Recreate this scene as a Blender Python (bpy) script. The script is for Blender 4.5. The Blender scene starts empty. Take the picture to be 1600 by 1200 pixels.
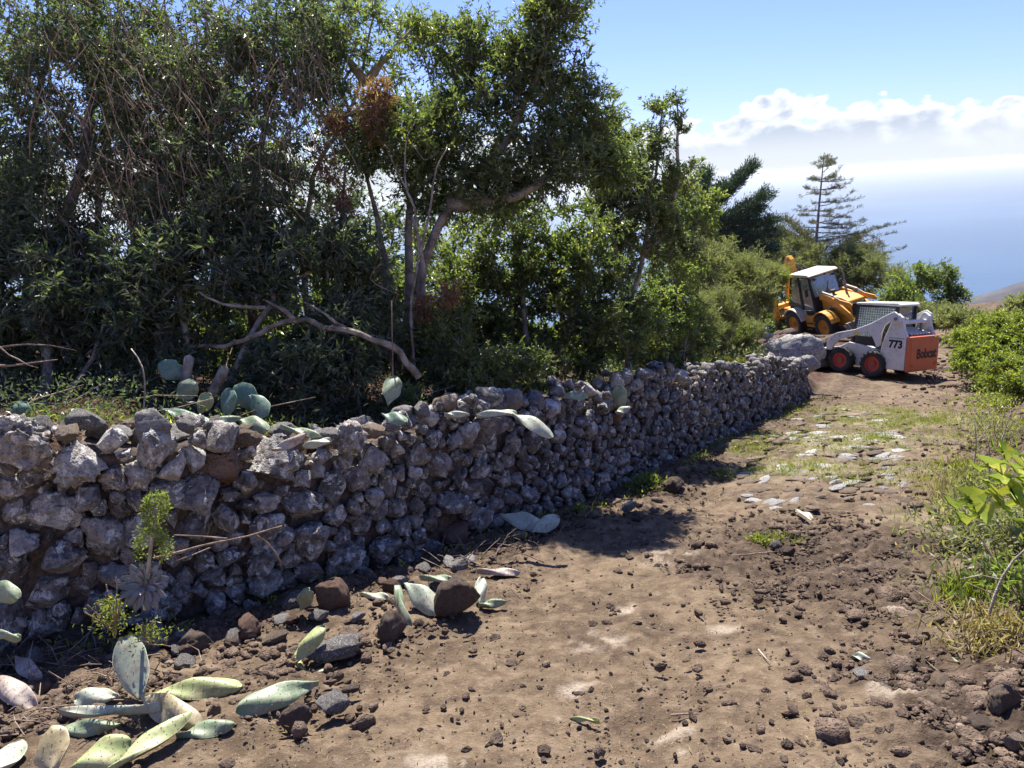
import bpy, bmesh, math, random
import numpy as np
from mathutils import Matrix, Vector

S = bpy.context.scene
COL = S.collection
rad = math.radians
rng = np.random.default_rng(7)
random.seed(7)

# ------------------------------------------------------------------ camera
FPX, PITCH, ROLL = 1204.0, rad(14.4), rad(3.5)
CAM = np.array([0.0, 0.0, 1.6])
_f = np.array([0, math.cos(PITCH), -math.sin(PITCH)])
_r0 = np.array([1.0, 0, 0]); _u0 = np.cross(_r0, _f)
_r = _r0*math.cos(ROLL) - _u0*math.sin(ROLL)
_u = _u0*math.cos(ROLL) + _r0*math.sin(ROLL)
cd = bpy.data.cameras.new('camera'); cam = bpy.data.objects.new('camera', cd); COL.objects.link(cam)
cd.sensor_width = 36.0; cd.lens = 36.0*FPX/1600.0; cd.clip_start = 0.05; cd.clip_end = 300000
cam.matrix_world = Matrix([[_r[0], _u[0], -_f[0], CAM[0]], [_r[1], _u[1], -_f[1], CAM[1]], [_r[2], _u[2], -_f[2], CAM[2]], [0, 0, 0, 1]])
S.camera = cam

# ------------------------------------------------------------------ world, sun, exposure
SUN_EL, SUN_AZ = rad(58), rad(-4)        # azimuth measured from +Y towards +X
SUN_STRENGTH, SKY_STRENGTH, EXPOSURE = 3.5, 0.15, 1.62
S.view_settings.view_transform = 'Standard'; S.view_settings.look = 'None'
S.view_settings.gamma = 1.0; S.view_settings.exposure = EXPOSURE; S.view_settings.use_curve_mapping = False
sl = bpy.data.lights.new('sun', 'SUN'); sl.energy = SUN_STRENGTH; sl.angle = rad(0.53); sl.color = (1.0, 0.955, 0.88)
so = bpy.data.objects.new('sun', sl); COL.objects.link(so)
sdir = Vector((math.sin(SUN_AZ)*math.cos(SUN_EL), math.cos(SUN_AZ)*math.cos(SUN_EL), math.sin(SUN_EL)))
so.rotation_euler = sdir.to_track_quat('Z', 'Y').to_euler(); so.location = (0, 0, 30)

W = bpy.data.worlds.new('World'); S.world = W; W.use_nodes = True
wt = W.node_tree; wt.nodes.clear()


class NT:
    """tiny helper to write node trees"""
    def __init__(s, t): s.t = t
    def n(s, kind, **kw):
        nd = s.t.nodes.new(kind)
        for k, v in kw.items():
            if k.startswith('i_'):
                key = k[2:].replace('_', ' ')
                nd.inputs[int(key) if key.isdigit() else key].default_value = v
            else: setattr(nd, k, v)
        return nd
    def l(s, a, b): s.t.links.new(a, b)
    def math(s, op, a, b=None, c=None, clamp=False):
        nd = s.t.nodes.new('ShaderNodeMath'); nd.operation = op; nd.use_clamp = clamp
        for i, v in enumerate((a, b, c)):
            if v is None: continue
            if isinstance(v, (int, float)): nd.inputs[i].default_value = v
            else: s.l(v, nd.inputs[i])
        return nd.outputs[0]
    def step(s, v, lo, hi, a=0.0, b=1.0):
        nd = s.t.nodes.new('ShaderNodeMapRange'); nd.interpolation_type = 'SMOOTHSTEP'
        s.l(v, nd.inputs[0])
        for i, x in enumerate((lo, hi, a, b)):
            if isinstance(x, (int, float)): nd.inputs[i+1].default_value = x
            else: s.l(x, nd.inputs[i+1])
        return nd.outputs[0]
    def mix(s, f, a, b, mode='MIX'):
        nd = s.t.nodes.new('ShaderNodeMix'); nd.data_type = 'RGBA'; nd.blend_type = mode
        for i, v in ((0, f), (6, a), (7, b)):
            if isinstance(v, (int, float)): nd.inputs[i].default_value = v
            elif isinstance(v, tuple): nd.inputs[i].default_value = v if len(v) == 4 else v+(1,)
            else: s.l(v, nd.inputs[i])
        return nd.outputs[2]
    def noise(s, vec, scale, detail=4, rough=0.55, dist=0.0, dim='3D'):
        nd = s.n('ShaderNodeTexNoise', noise_dimensions=dim)
        nd.inputs['Scale'].default_value = scale; nd.inputs['Detail'].default_value = detail
        nd.inputs['Roughness'].default_value = rough; nd.inputs['Distortion'].default_value = dist
        if vec is not None: s.l(vec, nd.inputs['Vector'])
        return nd.outputs[0]


w = NT(wt)
sky = w.n('ShaderNodeTexSky', sky_type='NISHITA', sun_disc=False, sun_elevation=SUN_EL, sun_rotation=SUN_AZ,
          altitude=700, air_density=1.0, dust_density=0.7, ozone_density=1.6)
tc = w.n('ShaderNodeTexCoord'); sep = w.n('ShaderNodeSeparateXYZ'); w.l(tc.outputs['Generated'], sep.inputs[0])
el = w.math('MULTIPLY', w.math('ARCSINE', sep.outputs[2]), 180/math.pi)
az = w.math('MULTIPLY', w.math('ARCTAN2', sep.outputs[0], sep.outputs[1]), 180/math.pi)
cv = w.n('ShaderNodeCombineXYZ'); w.l(az, cv.inputs[0]); w.l(w.math('MULTIPLY', el, 1.6), cv.inputs[1])
# cumulus bank: the top edge wanders with azimuth, lumps of several sizes break it
cz = w.n('ShaderNodeCombineXYZ'); w.l(az, cz.inputs[0])
top = w.math('MULTIPLY_ADD', w.noise(cz.outputs[0], 0.075, 2, 0.5), 7.0, 0.1)
lump = w.noise(cv.outputs[0], 0.33, 8, 0.56, 0.25)
puff = w.n('ShaderNodeTexVoronoi', feature='SMOOTH_F1'); puff.inputs['Scale'].default_value = 0.62; puff.inputs['Smoothness'].default_value = 0.45
wv = w.n('ShaderNodeVectorMath', operation='ADD'); w.l(cv.outputs[0], wv.inputs[0])
nv = w.n('ShaderNodeTexNoise'); nv.inputs['Scale'].default_value = 1.1; nv.inputs['Detail'].default_value = 3; w.l(cv.outputs[0], nv.inputs['Vector'])
sc = w.n('ShaderNodeVectorMath', operation='SCALE'); w.l(nv.outputs[1], sc.inputs[0]); sc.inputs['Scale'].default_value = 0.9
w.l(sc.outputs[0], wv.inputs[1]); w.l(wv.outputs[0], puff.inputs['Vector'])
edge = w.math('ADD', top, w.math('ADD', w.math('MULTIPLY_ADD', lump, 5.0, -2.5), w.math('MULTIPLY_ADD', puff.outputs['Distance'], -2.2, 0.9)))
depth = w.math('SUBTRACT', edge, el)                       # > 0 inside the cloud, in degrees
cmask = w.step(depth, -0.05, 0.45)
inner = w.math('MULTIPLY_ADD', w.noise(cv.outputs[0], 0.45, 6, 0.6, 0.3), 2.6, -1.3)
shade = w.step(w.math('ADD', depth, inner), 0.15, 2.2)
ccol = w.mix(shade, (2.6, 2.65, 2.7), (1.25, 1.45, 1.78))
low = w.step(el, 0.3, 3.4, 1.0, 0.0)                       # sun-lit veil low over the sea
ccol = w.mix(w.math('MULTIPLY', low, 0.8), ccol, (2.0, 2.1, 2.22))
tint = w.mix(1.0, sky.outputs[0], (0.25, 0.272, 0.44), 'MULTIPLY')
up = w.step(el, 4.0, 40.0)
c1 = w.mix(w.math('MULTIPLY', cmask, 0.95), tint, ccol)
veil = w.step(el, -0.5, 3.0, 0.9, 0.0)
c2 = w.mix(veil, c1, (1.9, 2.05, 2.25))
bg = w.n('ShaderNodeBackground'); bg.inputs['Strength'].default_value = SKY_STRENGTH
w.l(c2, bg.inputs[0]); wo = w.n('ShaderNodeOutputWorld'); w.l(bg.outputs[0], wo.inputs[0])

cy = S.cycles
cy.max_bounces = 7; cy.diffuse_bounces = 3; cy.glossy_bounces = 3; cy.transmission_bounces = 5; cy.transparent_max_bounces = 8
cy.volume_bounces = 0; cy.use_denoising = True; cy.caustics_reflective = False; cy.caustics_refractive = False
cy.sample_clamp_indirect = 6.0


# ------------------------------------------------------------------ numpy noise
def _hash(ix, iy, iz, seed):
    h = (ix.astype(np.uint32)*np.uint32(374761393) + iy.astype(np.uint32)*np.uint32(668265263) + iz.astype(np.uint32)*np.uint32(2147483647) + np.uint32(seed*974711 & 0xffffffff))
    h = (h ^ (h >> np.uint32(13)))*np.uint32(1274126177); h = h ^ (h >> np.uint32(16)); h = h*np.uint32(2246822519)
    return ((h ^ (h >> np.uint32(15))) & np.uint32(0xffffff)).astype(np.float32)/np.float32(0xffffff)


def vnoise(P, seed=0):
    P = np.asarray(P, np.float32); i = np.floor(P).astype(np.int64); f = P - i; f = f*f*(3-2*f)
    o = 0
    for a in (0, 1):
        for b in (0, 1):
            for c in (0, 1):
                wgt = (f[:, 0] if a else 1-f[:, 0])*(f[:, 1] if b else 1-f[:, 1])*(f[:, 2] if c else 1-f[:, 2])
                o = o + wgt*_hash(i[:, 0]+a, i[:, 1]+b, i[:, 2]+c, seed)
    return o*2-1


def fbm(P, octs=4, gain=0.5, lac=2.03, seed=0):
    P = np.asarray(P, float); o = 0; a = 1.0
    for k in range(octs):
        o = o + a*vnoise(P + 17.3*k, seed+k); P = P*lac; a *= gain
    return o


def sm(x, a, b):
    t = np.clip((x-a)/(b-a), 0, 1); return t*t*(3-2*t)


# ------------------------------------------------------------------ the lie of the land
WL = np.array([(-7.5, 3.7), (-4.6, 3.72), (-3.0, 3.85), (-2.5, 4.0), (-1.7, 4.3), (-1.19, 4.98), (-.57, 5.45), (.39, 6.5), (1.1, 7.55), (1.85, 8.67), (2.91, 10.23), (4.31, 12.48), (5.4, 14.2), (6.35, 15.7)])
def _resample(pl, step):
    d = np.r_[0, np.cumsum(np.hypot(*np.diff(pl, axis=0).T))]; n = int(d[-1]/step)+1; t = np.linspace(0, d[-1], n)
    return np.stack([np.interp(t, d, pl[:, k]) for k in range(pl.shape[1])], 1)
wl = _resample(WL, .1)
for _ in range(3):
    pad = np.vstack([wl[:1]*2-wl[5:0:-1], wl, wl[-1:]*2-wl[-2:-7:-1]])
    wl = np.stack([np.convolve(pad[:, k], np.ones(11)/11, 'valid') for k in (0, 1)], 1)
ws = np.r_[0, np.cumsum(np.hypot(*np.diff(wl, axis=0).T))]; WLEN = ws[-1]
wtan = np.gradient(wl, axis=0); wtan /= np.linalg.norm(wtan, axis=1)[:, None]
wnor = np.stack([wtan[:, 1], -wtan[:, 0]], 1)               # towards the path
S0 = 4.45                                                    # arc length near the left picture edge


def wall_h(s):
    return np.interp(s, [0, S0, 4.9, 6.2, 7.0, 8.0, 9.3, 12.3, 14, 16.5, WLEN-.8, WLEN], [1.2, 1.22, 1.24, 1.06, 1.0, .99, 1.06, 1.02, .97, .92, .86, .7])


def wall_coords(x, y):
    x = np.atleast_1d(x).astype(float); y = np.atleast_1d(y).astype(float)
    s = np.empty(len(x)); d = np.empty(len(x)); bey = np.empty(len(x))
    sub = np.arange(0, len(wl), 3)
    for a in range(0, len(x), 40000):
        X = x[a:a+40000, None]-wl[sub, 0]; Y = y[a:a+40000, None]-wl[sub, 1]
        k = np.argmin(X*X+Y*Y, 1); kk = sub[k]; r = np.arange(len(k))
        dx, dy = X[r, k], Y[r, k]; t = dx*wtan[kk, 0]+dy*wtan[kk, 1]
        d[a:a+40000] = dx*wnor[kk, 0]+dy*wnor[kk, 1]; s[a:a+40000] = ws[kk]+np.where((kk > 0) & (k < len(sub)-1), t, 0)
        bey[a:a+40000] = np.where(k == len(sub)-1, t, 0)
    return s, d, np.maximum(bey, 0)


RE = np.array([(1.0, 0.8), (1.7, 2.6), (2.25, 3.5), (3.4, 5.5), (5.5, 8.7), (7.9, 11.9), (10.2, 15), (12.3, 19.5), (15.2, 25), (19, 33)])
MACH = [((9.762, 20.218, -3.896), (.103, .039, 2.139), 2.4), ((14.949, 35.114, -5.861), (.178, -.077, -1.305), 3.6)]


def eulM(e):
    cx, sx, cY, sY, cz, sz = math.cos(e[0]), math.sin(e[0]), math.cos(e[1]), math.sin(e[1]), math.cos(e[2]), math.sin(e[2])
    Rz = np.array([[cz, -sz, 0], [sz, cz, 0], [0, 0, 1]]); Ry = np.array([[cY, 0, sY], [0, 1, 0], [-sY, 0, cY]]); Rx = np.array([[1, 0, 0], [0, cx, -sx], [0, sx, cx]])
    return Rz@Ry@Rx


def Hbase(x, y):
    x = np.atleast_1d(x).astype(float); y = np.atleast_1d(y).astype(float)
    z = -.2*np.clip(y, -40, 17) - .11*np.clip(y-17, 0, 20) - .37*np.clip(y-37, 0, 900) - .25*np.maximum(y-937, 0)
    s, d, bey = wall_coords(x, y)
    ter = np.clip(wall_h(s)-.10 + .17*np.minimum(np.maximum(-d-.4, 0), 7) - .05*np.maximum(-d-8, 0), -40, 9)
    fade = 1-sm(bey, 0.0, 3.5)
    zt = z + np.where(ter > 0, ter*fade, ter)*sm(-d, .16, .42)
    xe = np.interp(y, RE[:, 1], RE[:, 0]); e = (x-xe)*.8
    zt = zt + .78*sm(e, -.1, 1.25)*(1-sm(y, 30, 40)) + .05*np.maximum(e-1.2, 0)*(1-sm(y, 26, 37))
    for (p, eu, R) in MACH:
        N = eulM(eu)[:, 2]; pl = p[2] - (N[0]*(x-p[0])+N[1]*(y-p[1]))/N[2]
        q = np.hypot(x-p[0], y-p[1]); wgt = 1-sm(q, R*.75, R*1.7); zt = zt*(1-wgt)+pl*wgt
    return zt


def H(x, y):
    z = Hbase(x, y); P = np.stack([np.atleast_1d(x), np.atleast_1d(y), np.zeros(len(z))], 1)
    return z + .035*fbm(P*1.1, 3, seed=3)*sm(np.hypot(P[:, 0], P[:, 1]), 0, 3)


def ray(px, py): return _f + _r*(px-800)/FPX - _u*(py-600)/FPX
def P(px, py, d): return CAM + ray(px, py)*d
_T = np.concatenate([np.arange(1.5, 8, .01), np.arange(8, 60, .04)])
def G(px, py, lift=0.0):
    D = ray(px, py); Tc = _T[::16]; Q = CAM + D*Tc[:, None]; bc = Q[:, 2] < H(Q[:, 0], Q[:, 1])+lift; kc = int(np.argmax(bc)) if bc.any() else len(Tc)-1
    tt_ = _T[max(kc-1, 0)*16:kc*16+2]; Q = CAM + D*tt_[:, None]; below = Q[:, 2] < H(Q[:, 0], Q[:, 1])+lift
    k = int(np.argmax(below)) if below.any() else len(tt_)-1
    return Q[k]
def hz(x, y): return float(H(x, y)[0])
def depth_of(p): return float((np.asarray(p)-CAM)@_f)


# ------------------------------------------------------------------ mesh helpers
def tag(o, label=None, cat=None, group=None, kind=None):
    if label: o['label'] = label
    if cat: o['category'] = cat
    if group: o['group'] = group
    if kind: o['kind'] = kind
    return o


def link(o, parent=None):
    COL.objects.link(o)
    if parent is not None: o.parent = parent
    return o


def npmesh(name, V, F, mats, smooth=False, attr=None, midx=None):
    V = np.ascontiguousarray(V, np.float32); F = np.ascontiguousarray(F, np.int32); m, k = F.shape
    me = bpy.data.meshes.new(name); me.vertices.add(len(V)); me.loops.add(m*k); me.polygons.add(m)
    me.vertices.foreach_set('co', V.ravel()); me.loops.foreach_set('vertex_index', F.ravel())
    me.polygons.foreach_set('loop_start', np.arange(m, dtype=np.int32)*k)
    me.polygons.foreach_set('use_smooth', np.full(m, smooth))
    for mm in (mats if isinstance(mats, (list, tuple)) else [mats]): me.materials.append(mm)
    if midx is not None: me.polygons.foreach_set('material_index', np.asarray(midx, np.int32))
    me.update(calc_edges=True)
    if attr:
        for an, (dom, typ, val) in attr.items():
            a = me.attributes.new(an, typ, dom)
            if typ == 'FLOAT_COLOR': a.data.foreach_set('color', np.ascontiguousarray(val, np.float32).ravel())
            else: a.data.foreach_set('value', np.ascontiguousarray(val, np.float32).ravel())
    return me


def nobj(name, V, F, mats, parent=None, origin=None, **kw):
    V = np.asarray(V, float)
    if parent is not None and origin is None: V = V - np.array(parent['org']) if 'org' in parent else V
    if origin is not None and parent is None: V = V - np.asarray(origin)
    o = bpy.data.objects.new(name, npmesh(name, V, F, mats, **kw))
    if origin is not None and parent is None: o.location = origin
    return link(o, parent)


def empty(name, loc, label=None, cat=None, group=None, rot=None):
    o = bpy.data.objects.new(name, None); o.location = loc; o.empty_display_size = .2
    if rot is not None: o.rotation_euler = rot
    link(o); tag(o, label, cat, group); return o


def ico(sub):
    bm = bmesh.new(); bmesh.ops.create_icosphere(bm, subdivisions=sub, radius=1)
    V = np.array([v.co[:] for v in bm.verts]); F = np.array([[v.index for v in f.verts] for f in bm.faces]); bm.free(); return V, F
ICO = {k: ico(k) for k in (1, 2, 3, 4, 5)}


def frames(D):
    D = D/np.maximum(np.linalg.norm(D, axis=1), 1e-9)[:, None]
    ref = np.where(np.abs(D[:, 2:3]) < .9, np.array([[0, 0, 1.]]), np.array([[1., 0, 0]]))
    A = np.cross(ref, D); A /= np.linalg.norm(A, axis=1)[:, None]; return D, A, np.cross(D, A)


def tubes(lines, sides=5):
    """lines: list of (points(k,3), radii(k))"""
    Vs, Fs, off = [], [], 0
    ang = np.arange(sides)*2*math.pi/sides; ca, sa = np.cos(ang), np.sin(ang)
    for pts, rr in lines:
        pts = np.asarray(pts, float); rr = np.broadcast_to(rr, (len(pts),)); n = len(pts)
        T = np.gradient(pts, axis=0); T /= np.maximum(np.linalg.norm(T, axis=1), 1e-9)[:, None]
        a = np.cross(T[0], [0.3, 0.5, 0.81]); a /= max(np.linalg.norm(a), 1e-9)
        ring = np.empty((n, sides, 3))
        for i in range(n):
            a = a - T[i]*(a@T[i]); a /= max(np.linalg.norm(a), 1e-9); b = np.cross(T[i], a)
            ring[i] = pts[i]+rr[i]*(np.outer(ca, a)+np.outer(sa, b))
        Vs.append(ring.reshape(-1, 3)); i0 = off+np.arange(n-1)[:, None]*sides+np.arange(sides)[None]; i1 = off+np.arange(n-1)[:, None]*sides+(np.arange(sides)+1)[None] % sides
        Fs.append(np.stack([i0, i1, i1+sides, i0+sides], -1).reshape(-1, 4)); off += n*sides
        Vs.append(pts[-1:]+T[-1:]*rr[-1]*.6); last = off-sides+np.arange(sides)
        Fs.append(np.stack([last, np.roll(last, -1), np.full(sides, off), np.full(sides, off)], -1)); off += 1
        if rr[0] < .012: continue
        Vs.append(pts[:1]); first = off-1-n*sides+np.arange(sides)
        Fs.append(np.stack([np.roll(first, -1), first, np.full(sides, off), np.full(sides, off)], -1)); off += 1
    V = np.vstack(Vs); F = np.vstack(Fs)
    # degenerate quads become triangles with a repeated corner: split off properly
    tri = F[:, 2] == F[:, 3]
    T3 = F[tri][:, :3]; Q = F[~tri]
    F3 = np.vstack([T3, Q[:, [0, 1, 2]], Q[:, [0, 2, 3]]])
    return V, F3


def leafmesh(C, D, N, L, Wd, fold=.18, shape='lance'):
    """n leaves: base C, direction D, rough normal N, length L, width Wd -> folded 4-vertex blades (two triangles, hinged on the midrib)"""
    D = D/np.linalg.norm(D, axis=1)[:, None]; A = np.cross(N, D); A /= np.maximum(np.linalg.norm(A, axis=1), 1e-6)[:, None]; N2 = np.cross(D, A)
    L = L[:, None]; Wd = Wd[:, None]; n = len(C); k = .45 if shape == 'lance' else .55
    tip = C+D*L-N2*L*.10
    l = C+D*L*k+A*Wd*.5+N2*Wd*fold; r = C+D*L*k-A*Wd*.5+N2*Wd*fold
    V = np.stack([C, r, tip, l], 1).reshape(-1, 3); b = np.arange(n)[:, None]*4
    F = np.stack([b+[0, 1, 2], b+[0, 2, 3]], 1).reshape(-1, 3)
    return V, F


def rnd_unit(n, g=rng):
    v = g.normal(size=(n, 3)); return v/np.linalg.norm(v, axis=1)[:, None]


# ------------------------------------------------------------------ materials
def M(name):
    m = bpy.data.materials.new(name); m.use_nodes = True; m.node_tree.nodes.clear(); return m, NT(m.node_tree)


def fin(t, bsdf):
    o = t.n('ShaderNodeOutputMaterial'); t.l(bsdf, o.inputs[0])


def bump(t, h, strength, dist, normal=None):
    b = t.n('ShaderNodeBump'); b.inputs['Strength'].default_value = strength; b.inputs['Distance'].default_value = dist
    t.l(h, b.inputs['Height'])
    if normal is not None: t.l(normal, b.inputs['Normal'])
    return b.outputs[0]


def leaf_mat(name, cols, trans=.35, rough=.38, spec=.45):
    m, t = M(name)
    a = t.n('ShaderNodeAttribute', attribute_name='lf'); r = t.n('ShaderNodeValToRGB'); t.l(a.outputs['Fac'], r.inputs[0])
    e = r.color_ramp.elements
    while len(e) < len(cols): e.new(0.5)
    for i, (p, c) in enumerate(cols): e[i].position = p; e[i].color = c+(1,)
    p = t.n('ShaderNodeBsdfPrincipled'); p.inputs['Roughness'].default_value = rough; p.inputs['Specular IOR Level'].default_value = spec
    t.l(r.outputs[0], p.inputs['Base Color'])
    tr = t.n('ShaderNodeBsdfTranslucent'); t.l(t.mix(1.0, r.outputs[0], (1.9, 2.1, .8), 'MULTIPLY'), tr.inputs[0])
    mx = t.n('ShaderNodeMixShader'); mx.inputs[0].default_value = trans; t.l(p.outputs[0], mx.inputs[1]); t.l(tr.outputs[0], mx.inputs[2])
    fin(t, mx.outputs[0]); return m


def bark_mat(name, c1, c2):
    m, t = M(name); g = t.n('ShaderNodeTexCoord').outputs['Object']
    n1 = t.noise(g, 9, 5, .6); n2 = t.noise(g, 60, 3, .6)
    col = t.mix(t.step(n1, .35, .65), c1, c2)
    p = t.n('ShaderNodeBsdfPrincipled'); t.l(col, p.inputs['Base Color']); p.inputs['Roughness'].default_value = .9
    t.l(bump(t, t.math('ADD', n1, n2), .6, .02), p.inputs['Normal']); fin(t, p.outputs[0]); return m


def rock_mat(name, dark, light, lichen, lic_amt, soil=.0, soilcol=(.20, .12, .07)):
    m, t = M(name); g = t.n('ShaderNodeTexCoord').outputs['Object']; oi = t.n('ShaderNodeObjectInfo')
    add = t.n('ShaderNodeVectorMath', operation='ADD'); t.l(g, add.inputs[0])
    sc_ = t.n('ShaderNodeVectorMath', operation='SCALE'); cmb = t.n('ShaderNodeCombineXYZ')
    for i in range(3): t.l(oi.outputs['Random'], cmb.inputs[i])
    t.l(cmb.outputs[0], sc_.inputs[0]); sc_.inputs['Scale'].default_value = 37; t.l(sc_.outputs[0], add.inputs[1]); v = add.outputs[0]
    big = t.noise(v, 5.5, 5, .62); mid = t.noise(v, 22, 5, .65); fine = t.noise(v, 110, 3, .6)
    vo = t.n('ShaderNodeTexVoronoi'); vo.inputs['Scale'].default_value = 75; t.l(v, vo.inputs['Vector'])
    pit = t.step(vo.outputs['Distance'], .12, .42)
    col = t.mix(t.step(t.math('ADD', t.math('MULTIPLY', big, .5), t.math('MULTIPLY', mid, .5)), .36, .64), dark, light)
    per = t.n('ShaderNodeHueSaturation'); t.l(col, per.inputs['Color'])
    t.l(t.math('MULTIPLY_ADD', oi.outputs['Random'], .8, .62), per.inputs['Value'])
    warm = t.mix(t.step(t.noise(v, 3.2, 4, .6), .42, .62), per.outputs[0], (.24, .165, .12))
    wm = t.mix(.28, per.outputs[0], warm)
    lic = t.math('MULTIPLY', t.step(t.noise(v, 13, 6, .68, .4), .66-lic_amt, .72-lic_amt), t.step(fine, .3, .55))
    c2 = t.mix(lic, wm, lichen)
    c2 = t.mix(t.math('MULTIPLY', pit, .55), t.mix(1.0, c2, (.45, .45, .45), 'MULTIPLY'), c2) if False else c2
    if soil:
        geo = t.n('ShaderNodeNewGeometry'); sp = t.n('ShaderNodeSeparateXYZ'); t.l(geo.outputs['Normal'], sp.inputs[0])
        c2 = t.mix(t.math('MULTIPLY', t.step(t.noise(v, 8, 4, .6), .45, .62), soil), c2, soilcol)
    p = t.n('ShaderNodeBsdfPrincipled'); t.l(c2, p.inputs['Base Color']); p.inputs['Roughness'].default_value = .92; p.inputs['Specular IOR Level'].default_value = .25
    hgt = t.math('ADD', t.math('MULTIPLY', mid, 1.0), t.math('ADD', t.math('MULTIPLY', pit, .35), t.math('MULTIPLY', fine, .35)))
    t.l(bump(t, hgt, .95, .022), p.inputs['Normal']); fin(t, p.outputs[0]); return m


def paint_mat(name, col, rough=.45, dirt=(.16, .10, .06), amt=.5, rust=0.0, metal=0.0):
    m, t = M(name); g = t.n('ShaderNodeTexCoord').outputs['Object']
    n1 = t.noise(g, 3.1, 6, .65); n2 = t.noise(g, 19, 5, .7)
    f = t.math('MULTIPLY', t.step(t.math('ADD', t.math('MULTIPLY', n1, .6), t.math('MULTIPLY', n2, .4)), .48, .72), amt)
    c = t.mix(f, col, dirt)
    if rust: c = t.mix(t.math('MULTIPLY', t.step(t.noise(g, 11, 6, .75), .60, .68), rust), c, (.13, .05, .02))
    p = t.n('ShaderNodeBsdfPrincipled'); t.l(c, p.inputs['Base Color']); p.inputs['Metallic'].default_value = metal
    t.l(t.math('MULTIPLY_ADD', f, .4, rough), p.inputs['Roughness']); t.l(bump(t, n2, .12, .01), p.inputs['Normal'])
    fin(t, p.outputs[0]); return m


def flat_mat(name, col, rough=.8, nscale=20, var=.35):
    m, t = M(name); g = t.n('ShaderNodeTexCoord').outputs['Object']; n1 = t.noise(g, nscale, 4, .6)
    c = t.mix(t.step(n1, .3, .7), tuple(v*(1-var) for v in col), tuple(v*(1+var) for v in col))
    p = t.n('ShaderNodeBsdfPrincipled'); t.l(c, p.inputs['Base Color']); p.inputs['Roughness'].default_value = rough
    t.l(bump(t, n1, .3, .01), p.inputs['Normal']); fin(t, p.outputs[0]); return m


def glass_mat(name, tint=(.75, .9, .88)):
    m, t = M(name)
    gl = t.n('ShaderNodeBsdfGlossy'); gl.inputs['Roughness'].default_value = .06; tr = t.n('ShaderNodeBsdfTransparent'); tr.inputs[0].default_value = tint+(1,)
    di = t.n('ShaderNodeBsdfDiffuse'); di.inputs[0].default_value = (.58, .72, .68, 1)
    lw = t.n('ShaderNodeFresnel'); lw.inputs[0].default_value = 1.5
    a = t.n('ShaderNodeMixShader'); a.inputs[0].default_value = .34; t.l(tr.outputs[0], a.inputs[1]); t.l(di.outputs[0], a.inputs[2])
    b = t.n('ShaderNodeMixShader'); t.l(t.math('MULTIPLY_ADD', lw.outputs[0], 1.0, .12, clamp=True), b.inputs[0]); t.l(a.outputs[0], b.inputs[1]); t.l(gl.outputs[0], b.inputs[2])
    fin(t, b.outputs[0]); return m


m_bark = bark_mat('grey_bark', (.12, .095, .08), (.32, .28, .24))
m_pale = bark_mat('pale_bark', (.24, .19, .14), (.48, .42, .34))
m_twig = bark_mat('dry_twig', (.13, .085, .06), (.34, .25, .18))
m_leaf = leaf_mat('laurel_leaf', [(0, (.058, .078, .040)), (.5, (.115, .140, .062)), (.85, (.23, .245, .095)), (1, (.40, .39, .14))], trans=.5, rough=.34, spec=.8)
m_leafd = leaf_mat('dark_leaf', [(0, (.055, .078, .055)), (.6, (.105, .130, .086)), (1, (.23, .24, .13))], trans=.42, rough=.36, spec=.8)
m_leafo = leaf_mat('olive_leaf', [(0, (.085, .11, .045)), (.6, (.16, .19, .07)), (1, (.34, .33, .11))], trans=.5)
m_heath = leaf_mat('heath_leaf', [(0, (.12, .135, .075)), (.6, (.215, .22, .125)), (1, (.36, .33, .18))], trans=.35, rough=.6)
m_bright = leaf_mat('fresh_leaf', [(0, (.11, .135, .035)), (.6, (.22, .25, .06)), (1, (.42, .38, .10))], trans=.42)
m_needle = leaf_mat('cypress_needle', [(0, (0.028, 0.056, 0.036)), (.6, (0.056, 0.096, 0.052)), (1, (0.130, 0.170, 0.080))], trans=.12, rough=.6)
m_needleb = leaf_mat('thin_needle', [(0, (0.068, 0.076, 0.048)), (.6, (0.136, 0.133, 0.076)), (1, (0.255, 0.212, 0.119))], trans=.2, rough=.7)
m_rust = leaf_mat('dead_frond', [(0, (.14, .08, .055)), (.6, (.28, .16, .11)), (1, (.40, .27, .19))], trans=.35, rough=.7)
m_litter = leaf_mat('dry_leaf', [(0, (.07, .035, .02)), (.5, (.16, .09, .05)), (1, (.34, .25, .16))], trans=.2, rough=.8)
m_grass = leaf_mat('grass_blade', [(0, (.10, .14, .03)), (.6, (.24, .25, .06)), (1, (.42, .36, .14))], trans=.4, rough=.6)
m_straw = leaf_mat('straw', [(0, (.22, .16, .09)), (1, (.50, .42, .27))], trans=.3, rough=.7)
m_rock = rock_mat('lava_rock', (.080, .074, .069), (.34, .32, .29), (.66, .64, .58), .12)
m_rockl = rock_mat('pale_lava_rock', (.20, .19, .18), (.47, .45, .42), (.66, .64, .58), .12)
m_rocks = rock_mat('soil_caked_rock', (.07, .055, .048), (.20, .165, .135), (.42, .38, .32), .02, soil=.8)
m_tan = rock_mat('tan_rock', (.19, .14, .10), (.42, .34, .26), (.6, .55, .48), .03, soil=.3, soilcol=(.26, .17, .10))
m_white = rock_mat('white_rock', (.42, .40, .37), (.66, .64, .60), (.75, .73, .68), .1)
m_red = rock_mat('reddish_rock', (.13, .075, .055), (.30, .19, .14), (.42, .36, .30), .03, soil=.4)

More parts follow.
